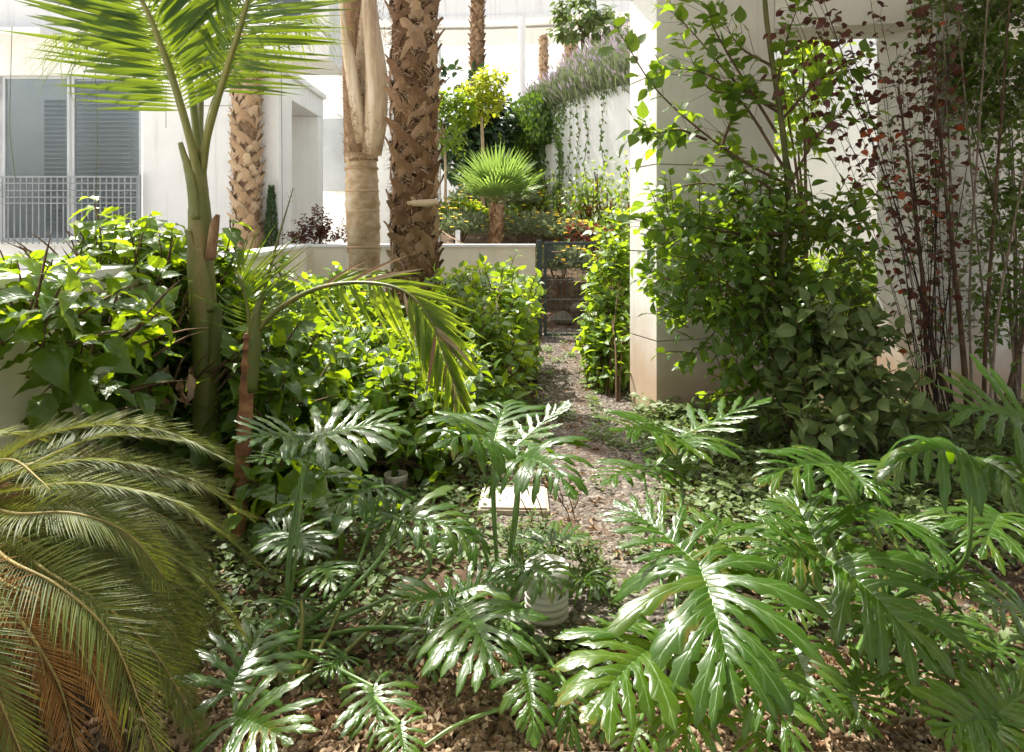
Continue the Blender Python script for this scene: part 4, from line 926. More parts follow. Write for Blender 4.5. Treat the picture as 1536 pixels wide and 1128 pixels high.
# ================================================================== PHILODENDRONS
def philo_leaf(parent, J, T, width=0.62, droop=0.9, face=0.35, seed=0, nl=7, hang=1.0, narrow=1.0, fine=0.62, cup=0.12):
    r = random.Random(seed * 77 + 5)
    J, T = Vector(J), Vector(T); L = (T - J).length; f = (T - J).normalized()
    toc = (Vector((0, 0, EYE)) - J).normalized()
    up = (Vector((0, 0, 1)) * (1 - face) + toc * face).normalized()
    s = f.cross(up).normalized(); nrm = s.cross(f).normalized()
    NR = 22
    def walk(p, d, ln, k, n):
        out = [p.copy()]; d = d.normalized()
        for i in range(n):
            p = p + d * ln / n; out.append(p.copy()); d = (d + Vector((0, 0, -1)) * k / n).normalized()
        return out
    mid = walk(J, f + nrm * droop * 0.30, L * 1.06, droop * 0.75, 40)
    def M(t): k = t * 40; j = min(int(k), 39); return mid[j].lerp(mid[j + 1], k - j)
    def Md(t): j = min(int(t * 40), 39); return (mid[j + 1] - mid[j]).normalized()
    lobes = {}
    for sg in (-1, 1):
        ls = []
        for i in range(nl):
            q = i / (nl - 1)
            if i < 2: t = 0.015 + 0.05 * i; an = (132, 96)[i]; ln = (0.42, 0.52)[i]
            else:
                q2 = (i - 2) / (nl - 3); t = 0.15 + 0.53 * q2; an = 66 - 36 * q2; ln = 0.62 - 0.26 * q2
            an = R(an + r.uniform(-10, 10)); ln *= L * width * 1.55 * r.uniform(0.7, 1.2)
            d0 = Md(t) * math.cos(an) + s * sg * math.sin(an) + nrm * (cup + 0.25 * droop)
            ln *= 1.17
            C = walk(M(t), d0, ln, droop * hang * r.uniform(0.85, 1.55) * (1.15 if i < 2 else 1.0), NR - 1)
            ls.append((C, ln, r.uniform(0, 6.28), r.uniform(0.75, 1.3)))
        lobes[sg] = ls
    # terminal lobe
    t0 = 0.76; term = [M(t0 + (1.0 - t0) * j / (NR - 1)) for j in range(NR)]
    acc = Acc(); WB = int(NR * 0.18)
    def sweep(C, ln, ph, wf, Ln, Rn, sg):
        V = []; U = []
        for j in range(NR):
            u = j / (NR - 1); c = C[j]; d = (C[min(j + 1, NR - 1)] - C[max(0, j - 1)]).normalized()
            x = d.cross(nrm); x = x.normalized() if x.length > 1e-3 else s; nz = x.cross(d)
            base = ln * 0.066 * wf * narrow
            if u < 0.22: w_ = base * 0.70
            elif u < 0.62: w_ = base * (0.70 + 0.60 * math.sin((u - 0.22) / 0.40 * math.pi / 2))
            else: w_ = base * 1.30 * max(0.02, math.cos((u - 0.62) / 0.38 * math.pi / 2)) ** 0.7
            if j == NR - 1: w_ = base * 0.06
            pts = {}
            for side, nb in ((-1, Ln), (1, Rn)):
                saw = (u * 3.4 + ph + (0.5 if side > 0 else 0)) % 1.0
                ww = w_ * (1 + fine * (saw - 0.45) * (1 if 0.32 < u < 0.95 else 0))
                e = c + x * side * ww - nz * ww * 0.15
                if nb is not None and j <= WB + 2:
                    mp = (c + nb[j]) / 2
                    if (mp - c).length > base * 1.7 and j > 1: mp = c + (mp - c).normalized() * base * 1.7
                    bl = 1.0 if j <= WB else (0.5 if j == WB + 1 else 0.15)
                    e = e.lerp(mp, bl)
                pts[side] = e
            l, rr = pts[-1], pts[1]; rip = base * 0.10 * math.sin(u * 9 + ph)
            V += [l, (l + c) / 2 + nz * (base * 0.16 + rip), c - nz * base * 0.06, (rr + c) / 2 + nz * (base * 0.16 - rip), rr]
            U += [(0.0, u), (0.25, u), (0.5, u), (0.75, u), (1.0, u)]
        Fc = [(j * 5 + k, j * 5 + k + 1, (j + 1) * 5 + k + 1, (j + 1) * 5 + k) for j in range(NR - 1) for k in range(4)]
        acc.add(V, Fc, U)
    for sg in (-1, 1):
        ls = lobes[sg]
        for i, (C, ln, ph, wf) in enumerate(ls):
            prv = ls[i - 1][0] if i else None; nxt = ls[i + 1][0] if i + 1 < nl else term
            if sg == 1: sweep(C, ln, ph, wf, nxt, prv, sg)       # right-hand lobes: the next lobe lies on the left
            else: sweep(C, ln, ph, wf, prv, nxt, sg)
    sweep(term, L * 0.62, r.uniform(0, 6), 1.0, lobes[-1][-1][0], lobes[1][-1][0], 0)
    me = acc.mesh('leaf', MT['philo']); o = link('leaf', me, parent)
    a = Acc(); a.tube([mid[i] - nrm * 0.0015 for i in range(0, 41, 4)], [L * 0.013 * (1 - 0.085 * i) for i in range(11)], 6)
    a.build('midrib', MT['petiole'], o)
    return o
def petiole(parent, pts, r0=0.009, r1=0.006, mat='petiole'):
    pts = spline(pts, 16); a = Acc(); a.tube(pts, [r0 + (r1 - r0) * i / 15 for i in range(16)], 8); return a.build('petiole', MT[mat], parent)
def philo_plant(label, base, leaves, group='philodendrons in the foreground bed'):
    t = thing('philodendron', label, 'philodendron', group=group); base = Vector(base)
    a = Acc(); a.tube([base + Vector((0, 0, -0.04)), base + Vector((0, 0, 0.05)), base + Vector((0.01, 0, 0.1))], [0.03, 0.028, 0.015], 10, jit=0.15); a.build('stem', MT['petiole_y'], t)
    for k, lf in enumerate(leaves):
        (jx, jy, jY), (tx, ty, tY) = lf[0], lf[1]; kw = dict(lf[2]) if len(lf) > 2 else {}
        J, T = P(jx, jy, jY), P(tx, ty, tY)
        via = kw.pop('via', None); pm = kw.pop('pm', 'petiole'); pr = kw.pop('pr', 0.008)
        philo_leaf(t, J, T, seed=kw.pop('seed', k + len(label)), **kw)
        mid = [P(*v) for v in via] if via else [base.lerp(J, 0.5) + Vector(((J.x - base.x) * 0.12, (J.y - base.y) * 0.1, 0.04))]
        petiole(t, [base] + mid + [J], pr, pr * 0.7, pm)
    return t
philo_plant('philodendron on the left with two tall stalks and sunlit flat leaves beside the thin palm', G(425, 965), [
    ((470, 655, 2.75), (592, 632, 2.85), dict(width=0.75, droop=0.45, face=0.25, via=[(440, 800, 2.6)], pr=0.007)),
    ((462, 662, 2.75), (352, 652, 2.6), dict(width=0.6, droop=0.55, face=0.25, via=[(436, 800, 2.6)], pr=0.007)),
    ((455, 690, 2.62), (372, 690, 2.45), dict(width=0.5, droop=0.45, face=0.1, via=[(445, 820, 2.5)], pr=0.006)),
    ((575, 728, 2.75), (490, 760, 2.55), dict(width=0.62, droop=0.7, face=0.3, via=[(520, 880, 2.5)])),
    ((602, 778, 2.65), (532, 755, 2.7), dict(width=0.7, droop=0.4, face=0.2, via=[(520, 890, 2.4), (575, 830, 2.5)], pr=0.009)),
    ((590, 775, 2.7), (720, 800, 2.6), dict(width=0.6, droop=0.8, face=0.25, via=[(640, 860, 2.6)])),
    ((480, 850, 2.4), (505, 880, 2.25), dict(width=0.7, droop=0.7, face=0.4)),
    ((350, 1075, 1.85), (440, 1105, 1.75), dict(width=0.85, droop=0.5, face=0.5, via=[(390, 1010, 2.1)])),
    ((345, 1040, 1.95), (395, 930, 2.2), dict(width=0.75, droop=0.5, face=0.55)),
    ((560, 1030, 2.05), (575, 1112, 1.9), dict(width=0.75, droop=0.6, face=0.45, via=[(480, 990, 2.2)])),
    ((440, 800, 2.75), (470, 835, 2.6), dict(width=0.9, droop=0.5, face=0.4)),
    ((450, 815, 2.85), (400, 790, 2.9), dict(width=0.9, droop=0.5, face=0.3)),
    ((640, 945, 2.3), (655, 1020, 2.15), dict(width=0.6, droop=0.8, face=0.4)),
    ((600, 1085, 1.9), (612, 1150, 1.8), dict(width=0.7, droop=0.5, face=0.4, seed=91)),
    ((520, 985, 2.2), (480, 1010, 2.1), dict(width=0.7, droop=0.6, face=0.35, seed=92)),
    ((440, 900, 2.5), (400, 935, 2.35), dict(width=0.7, droop=0.6, face=0.35, seed=93)),
])
philo_plant('philodendron in the middle with the whitest sunlit leaves around the ribbed pipe', G(752, 925), [
    ((742, 668, 2.62), (640, 655, 2.35), dict(width=0.62, droop=1.25, face=0.35, nl=8, via=[(741, 780, 2.6), (739, 720, 2.6)], pr=0.008)),
    ((742, 662, 2.62), (762, 598, 3.0), dict(width=0.55, droop=0.6, face=0.3, seed=4, via=[(743, 780, 2.62)], pr=0.005)),
    ((775, 690, 2.50), (880, 725, 2.25), dict(width=0.62, droop=1.5, face=0.35, nl=8, via=[(770, 790, 2.5), (776, 730, 2.5)], pr=0.009)),
    ((775, 668, 2.60), (850, 603, 2.75), dict(width=0.42, droop=0.1, face=0.0, seed=9, narrow=1.2, via=[(778, 760, 2.55)], pr=0.004)),
    ((690, 905, 2.30), (752, 1000, 2.0), dict(width=0.72, droop=0.75, face=0.45, nl=8, seed=12, via=[(620, 930, 2.35), (640, 925, 2.35)], pr=0.009)),
    ((680, 895, 2.32), (600, 905, 2.25), dict(width=0.75, droop=0.5, face=0.3, seed=21)),
    ((690, 890, 2.34), (770, 860, 2.4), dict(width=0.7, droop=0.4, face=0.35, seed=22)),
    ((790, 1010, 1.98), (805, 1115, 1.82), dict(width=0.62, droop=1.1, face=0.55, nl=8, seed=15, narrow=1.2)),
    ((852, 1030, 2.02), (858, 1120, 1.9), dict(width=0.6, droop=1.2, face=0.5, seed=16)),
    ((800, 850, 2.42), (845, 885, 2.3), dict(width=0.8, droop=0.9, face=0.35, seed=17)),
    ((785, 850, 2.45), (735, 850, 2.5), dict(width=0.8, droop=0.6, face=0.3, seed=27)),
    ((812, 812, 2.72), (880, 800, 2.8), dict(width=0.65, droop=0.25, face=0.1, seed=18)),
    ((808, 812, 2.72), (770, 800, 2.8), dict(width=0.65, droop=0.25, face=0.1, seed=28)),
    ((870, 872, 2.55), (905, 890, 2.35), dict(width=0.6, droop=1.6, face=0.3, seed=19)),
    ((720, 800, 2.8), (655, 830, 2.7), dict(width=0.65, droop=0.9, face=0.3, seed=31)),
])
philo_plant('largest philodendron right of centre with one huge leaf facing the camera', G(1010, 985), [
    ((1050, 850, 2.02), (1112, 1040, 1.68), dict(width=0.74, droop=0.85, face=0.50, nl=8, seed=3, narrow=1.1, pr=0.010)),
    ((1046, 846, 2.04), (930, 750, 2.3), dict(width=0.55, droop=0.45, face=0.3, seed=5, nl=7)),
    ((1055, 846, 2.04), (1090, 775, 2.3), dict(width=0.7, droop=0.4, face=0.35, seed=6, nl=6)),
    ((1010, 960, 1.92), (870, 1060, 1.65), dict(width=0.55, droop=0.95, face=0.25, nl=8, seed=8, narrow=1.2)),
    ((1012, 955, 1.95), (850, 945, 1.9), dict(width=0.35, droop=0.45, face=0.1, nl=6, seed=9, narrow=1.3)),
    ((1020, 660, 3.0), (915, 640, 2.8), dict(width=0.6, droop=0.5, face=0.25, seed=10, via=[(1022, 760, 3.0), (1021, 700, 3.0)], pr=0.010)),
    ((1022, 655, 3.0), (1150, 598, 3.15), dict(width=0.42, droop=0.15, face=0.05, seed=11, via=[(1022, 760, 3.0)], pr=0.005)),
    ((1022, 660, 3.0), (1045, 685, 2.75), dict(width=0.9, droop=0.8, face=0.4, seed=13, via=[(1022, 760, 3.0)], pr=0.005)),
    ((966, 702, 3.0), (905, 722, 2.75), dict(width=0.7, droop=0.55, face=0.0, seed=14, via=[(970, 740, 3.0)], pr=0.006)),
    ((966, 700, 3.0), (1050, 700, 2.95), dict(width=0.55, droop=0.55, face=0.0, seed=24, via=[(970, 740, 3.0)], pr=0.005)),
    ((1120, 1000, 1.80), (1210, 1120, 1.6), dict(width=0.7, droop=0.9, face=0.5, seed=15)),
    ((1040, 1040, 1.80), (1020, 1150, 1.6), dict(width=0.55, droop=1.2, face=0.5, seed=16, narrow=1.2)),
    ((960, 1085, 1.85), (935, 1150, 1.75), dict(width=0.7, droop=0.8, face=0.4, seed=94)),
    ((1090, 930, 2.1), (1150, 1010, 1.95), dict(width=0.6, droop=0.9, face=0.4, seed=95)),
    ((1130, 1080, 1.75), (1150, 1160, 1.65), dict(width=0.7, droop=0.7, face=0.45, seed=96)),
    ((930, 1010, 2.05), (900, 1110, 1.95), dict(width=0.6, droop=0.9, face=0.4, seed=17)),
    ((1190, 970, 1.95), (1240, 1100, 1.75), dict(width=0.6, droop=0.9, face=0.45, seed=18)),
])
philo_plant('shaded philodendron on the right whose leaves hang like curtains', G(1330, 905), [
    ((1232, 832, 2.12), (1420, 985, 1.85), dict(width=0.62, droop=0.95, face=0.45, nl=8, seed=41, pr=0.010)),
    ((1230, 830, 2.14), (1185, 735, 2.4), dict(width=0.7, droop=0.35, face=0.35, nl=7, seed=42)),
    ((1226, 832, 2.14), (1130, 830, 2.1), dict(width=0.75, droop=0.7, face=0.35, nl=7, seed=43)),
    ((1264, 702, 2.35), (1130, 712, 2.2), dict(width=0.55, droop=0.9, face=0.25, seed=44, via=[(1300, 780, 2.4)])),
    ((1264, 700, 2.35), (1310, 740, 2.15), dict(width=0.8, droop=0.9, face=0.3, seed=45, via=[(1300, 780, 2.4)], pr=0.005)),
    ((1462, 692, 2.2), (1300, 690, 2.15), dict(width=0.62, droop=1.9, face=0.2, seed=46, nl=8, hang=1.3, via=[(1440, 850, 2.3), (1455, 760, 2.25)])),
    ((1462, 692, 2.2), (1560, 740, 2.0), dict(width=0.7, droop=1.7, face=0.25, seed=47, hang=1.2, via=[(1440, 850, 2.3)], pr=0.005)),
    ((1352, 782, 2.5), (1290, 800, 2.3), dict(width=0.75, droop=0.7, face=0.3, seed=48)),
    ((1352, 780, 2.5), (1410, 800, 2.35), dict(width=0.75, droop=0.6, face=0.3, seed=49)),
    ((1500, 772, 2.5), (1470, 830, 2.3), dict(width=0.8, droop=0.7, face=0.3, seed=50)),
    ((1272, 1040, 1.98), (1290, 1090, 1.85), dict(width=0.95, droop=0.5, face=0.5, seed=51)),
    ((1270, 1030, 2.0), (1330, 990, 2.1), dict(width=0.8, droop=0.5, face=0.5, seed=52)),
    ((1400, 930, 2.1), (1450, 990, 1.9), dict(width=0.7, droop=0.8, face=0.4, seed=53)),
    ((1200, 900, 2.3), (1160, 940, 2.2), dict(width=0.7, droop=0.7, face=0.4, seed=97)),
    ((1360, 1000, 2.0), (1390, 1070, 1.85), dict(width=0.7, droop=0.7, face=0.4, seed=98)),
    ((1420, 860, 2.4), (1500, 900, 2.25), dict(width=0.6, droop=0.8, face=0.35, seed=99)),
    ((1210, 760, 2.7), (1170, 790, 2.55), dict(width=0.7, droop=0.7, face=0.3, seed=100)),
    ((1320, 900, 2.25), (1300, 960, 2.1), dict(width=0.8, droop=0.6, face=0.4, seed=54)),
    ((1390, 880, 2.4), (1440, 850, 2.5), dict(width=0.8, droop=0.5, face=0.35, seed=56)),
])
philo_plant('philodendron cut by the right edge of the picture with broad scalloped leaves', G(1560, 960), [
    ((1560, 640, 2.2), (1425, 600, 2.2), dict(width=0.75, droop=0.45, face=0.5, seed=61)),
    ((1545, 918, 2.0), (1465, 905, 1.95), dict(width=0.75, droop=0.6, face=0.45, seed=62)),
    ((1488, 1078, 1.75), (1395, 1090, 1.7), dict(width=0.75, droop=0.5, face=0.55, seed=63, narrow=1.4)),
    ((1492, 1076, 1.76), (1540, 1030, 1.8), dict(width=0.9, droop=0.4, face=0.5, seed=64, narrow=1.4)),
    ((1492, 1080, 1.75), (1500, 1140, 1.65), dict(width=0.9, droop=0.6, face=0.55, seed=65, narrow=1.4)),
    ((1500, 970, 2.1), (1440, 1020, 2.0), dict(width=0.7, droop=0.6, face=0.4, seed=66)),
])

# ================================================================== SHRUBS AND TREES
# broad-leaved shrub along the left wall
t = thing('mulberry_shrub', 'big broad-leaved shrub spilling over the left garden wall with glowing top leaves', 'shrub')
bush(t, [B(60, 535, 3.5, 150, 65, 0.45), B(200, 470, 3.9, 140, 75, 0.4), B(350, 500, 4.4, 100, 65, 0.4), B(180, 410, 4.2, 110, 45, 0.3), B(380, 560, 4.2, 80, 90, 0.35), B(230, 570, 3.7, 140, 60, 0.35), B(20, 480, 3.7, 70, 40, 0.3), B(90, 590, 3.1, 110, 50, 0.2), B(40, 500, 2.75, 60, 60, 0.12), B(150, 520, 3.0, 90, 50, 0.15)],
     500, 0.165, T_BIG, MT['hibiscus'], [G(150, 760), G(230, 730), G(330, 700), G(380, 690)], 'twig', (4, 6), 0.28, 300, 0.4, 0.7, 0.4, 12, 0.011, avoid=lambda qx, qy, Y: (258 < qx < 350 and Y < 3.85 and rng.random() > 0.04) or (qy < 400 and qx < 120))
# tall sprigs on top
ins = []; tw = Acc()
for (x0, y0, x1, y1) in ((150, 400, 141, 305), (150, 400, 175, 330), (215, 420, 240, 350), (190, 400, 200, 335), (330, 400, 345, 330), (330, 420, 352, 370), (80, 430, 40, 380), (25, 480, 0, 375), (100, 420, 125, 355), (420, 430, 412, 400), (60, 480, 20, 420), (250, 400, 215, 365)):
    p, q = P(x0, y0, 3.9), P(x1, y1, 3.9); tw.tube(curve(p, q, 5, 0, Vector((0.02, 0, 0))), 0.004, 4)
    for i in range(8):
        lp = p.lerp(q, 0.2 + 0.105 * i); az = i * 2.4 + x0; ld = Vector((math.cos(az), math.sin(az) * 0.5, ru(-0.3, 0.25)))
        ins.append((mat4(lp, ld, Vector((ru(-.3, .3), -0.3, 1)), ru(0.10, 0.17)), rng.randrange(3)))
stuff(tw.build('twigs', MT['twig'], t)); place(ins, T_BIG, MT['hibiscus'], t, 'leaf')
# dried hanging leaves inside it
ins = []
for _ in range(34):
    ins.append((mat4(P(ru(110, 290), ru(545, 610), ru(3.35, 3.6)), Vector((ru(-.2, .2), ru(-.2, .2), -1)), Vector((ru(-1, 1), -1, 0)), ru(0.10, 0.2)), rng.randrange(2)))
place(ins, T_DRY, MT['litter'], t, 'dead_leaf')

def shrub(name, label, cat, blobs, n, size, tpl, mat, bases, group=None, **kw):
    t = thing(name, label, cat, group=group); bush(t, blobs, n, size, tpl, MT[mat], bases, **kw); return t
GH = 'hibiscus shrubs around the path'
shrub('hibiscus_shrub', 'bright leafy shrub between the shaggy palm and the gate, in full sun', 'shrub',
      [B(730, 470, 6.6, 85, 60, 0.5), B(690, 520, 6.0, 60, 60, 0.4), B(765, 520, 6.9, 30, 80, 0.35), B(745, 450, 7.4, 70, 25, 0.4), B(720, 560, 5.7, 75, 45, 0.4)], 420, 0.115, T_OV, 'hedge',
      [G(720, 620), G(760, 600), G(690, 640)], GH, avoid=lambda qx, qy, Y: qx > 808 and (rng.random() > 0.12 or qx > 822), per=(5, 8), tl=0.25, shell=0.45, up=0.7)
shrub('hibiscus_shrub', 'bright bare-legged shrub leaning on the pillar right of the gate', 'shrub',
      [B(922, 440, 6.9, 30, 60, 0.35), B(925, 375, 7.1, 25, 35, 0.3), B(915, 500, 6.7, 30, 60, 0.3), B(925, 545, 6.4, 30, 40, 0.25)], 300, 0.115, T_OV, 'hedge',
      [G(915, 600), G(930, 610), G(900, 590)], GH, avoid=lambda qx, qy, Y: qx < 872 and (rng.random() > 0.12 or qx < 860), per=(5, 8), tl=0.22, shell=0.4, up=0.7, nstem=16)
shrub('hibiscus_shrub', 'sparse leafy shrub behind the arching dry frond, left of the shaggy palm', 'shrub',
      [B(500, 500, 6.2, 70, 70, 0.5), B(555, 560, 5.4, 70, 60, 0.4), B(440, 490, 5.8, 60, 55, 0.4), B(490, 462, 6.8, 60, 25, 0.3)], 330, 0.115, T_OV, 'hedge',
      [G(500, 620), G(560, 640)], GH, per=(5, 8), tl=0.22, shell=0.4)
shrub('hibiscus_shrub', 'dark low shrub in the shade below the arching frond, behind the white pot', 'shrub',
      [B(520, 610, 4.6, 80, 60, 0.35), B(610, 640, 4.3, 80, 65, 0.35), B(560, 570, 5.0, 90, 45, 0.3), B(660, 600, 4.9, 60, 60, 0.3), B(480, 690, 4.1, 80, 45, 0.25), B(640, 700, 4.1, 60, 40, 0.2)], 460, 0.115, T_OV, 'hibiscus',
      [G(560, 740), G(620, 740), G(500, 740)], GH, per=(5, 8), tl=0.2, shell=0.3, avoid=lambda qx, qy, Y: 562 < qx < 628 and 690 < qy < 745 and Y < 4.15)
# low dark broad leaves between the thin palm and the pot
shrub('low_broadleaf', 'low dark glossy plants at the foot of the feather palm, behind the cycad', 'shrub',
      [B(250, 640, 3.9, 110, 50, 0.3), B(420, 620, 3.9, 70, 60, 0.3), B(430, 730, 3.5, 50, 40, 0.25), B(460, 780, 3.2, 60, 30, 0.25)], 130, 0.15, T_BIG, 'hibiscus',
      [G(250, 740), G(420, 760)], None, per=(4, 6), tl=0.18, shell=0.3)

# slender tree by the pillar
t = thing('slender_young_tree', 'slender green-stemmed tree in front of the square pillar with branches reaching left', 'tree')
YT = 4.9
tr = spline([Vector((P(1192, 690, YT).x, YT, -0.03)), P(1178, 600, YT), P(1165, 500, YT), P(1172, 400, YT), P(1182, 300, YT), P(1172, 180, YT), P(1155, 70, YT), P(1146, -20, YT), P(1140, -200, YT)], 50)
a = Acc(); a.tube(tr, [0.030 - 0.016 * i / 49 for i in range(50)], 12, jit=0.03); a.build('trunk', MT['dark_green_bark'], t)
BR = [[(1178, 275), (1120, 245), (1050, 195), (985, 135), (945, 75), (925, 40)], [(1170, 170), (1110, 130), (1040, 50), (1000, 10)], [(1165, 160), (1100, 130), (1040, 105), (985, 105)], [(1175, 250), (1110, 150), (1060, 130), (1020, 50)], [(1060, 210), (1020, 195), (985, 200), (960, 195)],
      [(1180, 320), (1120, 300), (1060, 275), (1000, 290), (965, 330)], [(1175, 350), (1110, 350), (1040, 340), (975, 345), (962, 325)], [(1160, 150), (1180, 60), (1200, 0)], [(1172, 180), (1230, 120), (1290, 100)], [(1182, 280), (1230, 200), (1290, 150)],
      [(1080, 225), (1105, 160), (1120, 120)], [(1050, 195), (1000, 210), (960, 190)], [(1165, 200), (1080, 60), (1060, 10)], [(1170, 420), (1090, 400), (1010, 420), (975, 400)], [(1168, 470), (1090, 450), (1010, 460)], [(1178, 300), (1100, 240), (1085, 200)], [(1160, 100), (1110, 70), (1080, 20)]]
ins = []; tw = Acc()
for bi, br_ in enumerate(BR):
    dy = ru(-0.35, 0.25); pts = spline([P(x, y, YT + dy * (k / (len(br_) - 1))) for k, (x, y) in enumerate(br_)], 24)
    a = Acc(); a.tube(pts, [max(0.002, 0.011 * (1 - 0.9 * k / 23)) for k in range(24)], 6); a.build('branch', MT['twig'], t)
    for k in range(4, 24):
        for rep in range(2):
            if rng.random() < 0.2: continue
            d = (pts[k] - pts[k - 1]).normalized(); ax = Matrix.Rotation(k * 2.4 + rep * 3, 3, d) @ d.orthogonal().normalized()
            st = pts[k]; 
            if rng.random() < 0.35:
                e = st + (ax + d).normalized() * ru(0.06, 0.2); tw.tube([st, e], 0.0018, 3, cap=False); st = e
            ld = (ax * 0.8 + d * 0.6 + Vector((0, 0, -0.15)) + rdir() * 0.3).normalized()
            ins.append((mat4(st, ld, (Vector((0, -0.2, 1)) + rdir() * 0.7).normalized(), ru(0.075, 0.14)), rng.randrange(3)))
stuff(tw.build('twiglets', MT['twig'], t)); place(ins, T_OV, MT['tree'], t, 'leaf')
bush(t, [B(1090, 400, 4.9, 95, 75, 0.45), B(1120, 330, 5.0, 80, 60, 0.4), B(1210, 400, 5.0, 80, 75, 0.45), B(1070, 480, 4.8, 70, 60, 0.35), B(1150, 490, 4.8, 80, 70, 0.4), B(1240, 330, 5.1, 60, 50, 0.4), B(1030, 350, 4.9, 50, 45, 0.3), B(1130, 580, 4.7, 60, 60, 0.3)],
     400, 0.10, T_OV, MT['tree'], [G(1195, 690)], 'twig', (5, 8), 0.24, 0, 0.2, 0.4, 0.35, 8)

# smoke-bush with purple leaves
t = thing('purple_smoke_bush', 'tall bare-stemmed bush with dark purple leaves and a few orange ones', 'shrub')
YS = 5.0; ins = []; acc = []; tw = Acc()
for i in range(27):
    b = P(ru(1385, 1440), 640, ru(4.8, 5.2)); b.z = 0
    tx = ru(1150, 1420) if i > 4 else ru(1400, 1480); tY = b.y + ru(-0.5, 0.5); tyy = ru(-80, 130)
    e = P(tx, tyy, tY); mid = b.lerp(e, 0.45) + Vector(((b.x - e.x) * 0.07 + ru(-.06, .06), 0, 0.1))
    pts = spline([b, mid, e], 26); r0 = ru(0.004, 0.009) if i < 8 else ru(0.002, 0.0045)
    a = Acc(); a.tube(pts, [max(0.0018, r0 * (1 - 0.8 * k / 25)) for k in range(26)], 6); a.build('stem', MT['twig_dark'], t)
    for k in range(6, 26):
        h = k / 25; dens = (0.3 + 3.2 * h ** 1.8)
        for _ in range(int(dens + rng.random())):
            d = (pts[k] - pts[k - 1]).normalized(); ax = Matrix.Rotation(ru(0, 6.28), 3, d) @ d.orthogonal().normalized()
            e2 = pts[k] + (ax + d * 0.6).normalized() * ru(0.02, 0.10); tw.tube([pts[k], e2], 0.0012, 3, cap=False)
            ld = (ax + Vector((0, 0, -0.35)) + rdir() * 0.4).normalized()
            q = (mat4(e2, ld, (Vector((0, 0, 1)) + rdir() * 0.9).normalized(), ru(0.038, 0.072)), rng.randrange(2))
            (acc if rng.random() < (0.16 if h < 0.75 else 0.03) else ins).append(q)
stuff(tw.build('twiglets', MT['twig_dark'], t)); place(ins, T_RND, MT['purple'], t, 'leaf'); place(acc, T_RND, MT['redleaf'], t, 'orange_leaf', 120, 'orange_leaves')
# thicker bare stems in front of the end wall
t = thing('bare_stemmed_tree', 'cluster of thick bare brown stems before the shaded end wall, behind the right philodendron', 'tree')
bt = []
for (x0, y0, x1, y1, x2, y2, r) in ((1425, 655, 1395, 560, 1380, 380, .022), (1450, 650, 1400, 520, 1370, 300, .028), (1455, 655, 1440, 480, 1415, 250, .030), (1475, 650, 1480, 480, 1500, 200, .022), (1490, 640, 1520, 560, 1560, 400, .03), (1480, 640, 1500, 450, 1540, 240, .014), (1460, 640, 1455, 420, 1475, 100, .012), (1500, 600, 1470, 400, 1440, 60, .010), (1400, 640, 1430, 420, 1420, 160, .010)):
    Yb = ru(4.9, 5.3); p = P(x0, y0, Yb); p.z = -0.02; q = P(x2, y2, Yb + ru(-.2, .2)); mid = P(x1, y1, Yb)
    pts = spline([p, mid, q, q + (q - mid) * 0.8], 26); a = Acc(); a.tube(pts, [r * 0.72 * (1 - 0.78 * k / 25) + 0.0015 for k in range(26)], 8, jit=0.06); a.build('stem', MT['twig_grey'] if r < 0.015 else MT['twig'], t)
    bt.append(pts)
tw = Acc(); ins = []
for pts in bt:
    for k in range(8, 26):
        for _ in range(2):
            e = pts[k] + (rdir() + Vector((0, 0, 0.8))).normalized() * ru(0.12, 0.5); tw.tube(curve(pts[k], e, 4, 0, rdir() * 0.02), 0.0022, 3, cap=False)
            for _ in range(3): ins.append((mat4(pts[k].lerp(e, ru(.4, 1)), rdir(), (Vector((0, 0, 1)) + rdir()).normalized(), ru(0.035, 0.07)), rng.randrange(2)))
stuff(tw.build('twigs', MT['twig_grey'], t)); place(ins, T_SM, MT['greyshrub'], t, 'leaf', 0, 'foliage')
# dark climber in the top right corner
shrub('dark_climber', 'dense dark green climber filling the top right corner in front of the wall', 'climber',
      [B(1510, 60, 5.3, 60, 110, 0.3), B(1530, 170, 5.3, 45, 80, 0.3), B(1440, 20, 5.4, 70, 50, 0.3), B(1470, 130, 5.4, 40, 60, 0.2), B(1520, 330, 5.3, 35, 90, 0.2), B(1490, 470, 5.3, 45, 50, 0.2)], 520, 0.07, T_OV, 'ivy',
      [P(1530, 640, 5.5) * 1], None, per=(6, 9), tl=0.22, shell=0.2, twigmat='twig_grey')
# grey-green shrub
shrub('grey_green_shrub', 'rounded shrub with dull grey-green oval leaves in the shade right of the young tree', 'shrub',
      [B(1262, 575, 4.4, 70, 60, 0.4), B(1230, 640, 4.2, 70, 55, 0.3), B(1310, 620, 4.3, 50, 55, 0.3), B(1200, 500, 4.6, 50, 45, 0.3), B(1270, 500, 4.7, 40, 35, 0.3)], 150, 0.125, T_OV, 'greyshrub',
      [G(1230, 720), G(1290, 720)], None, per=(5, 8), tl=0.2, shell=0.45, up=0.9, droop=0.1, flat=0.4)
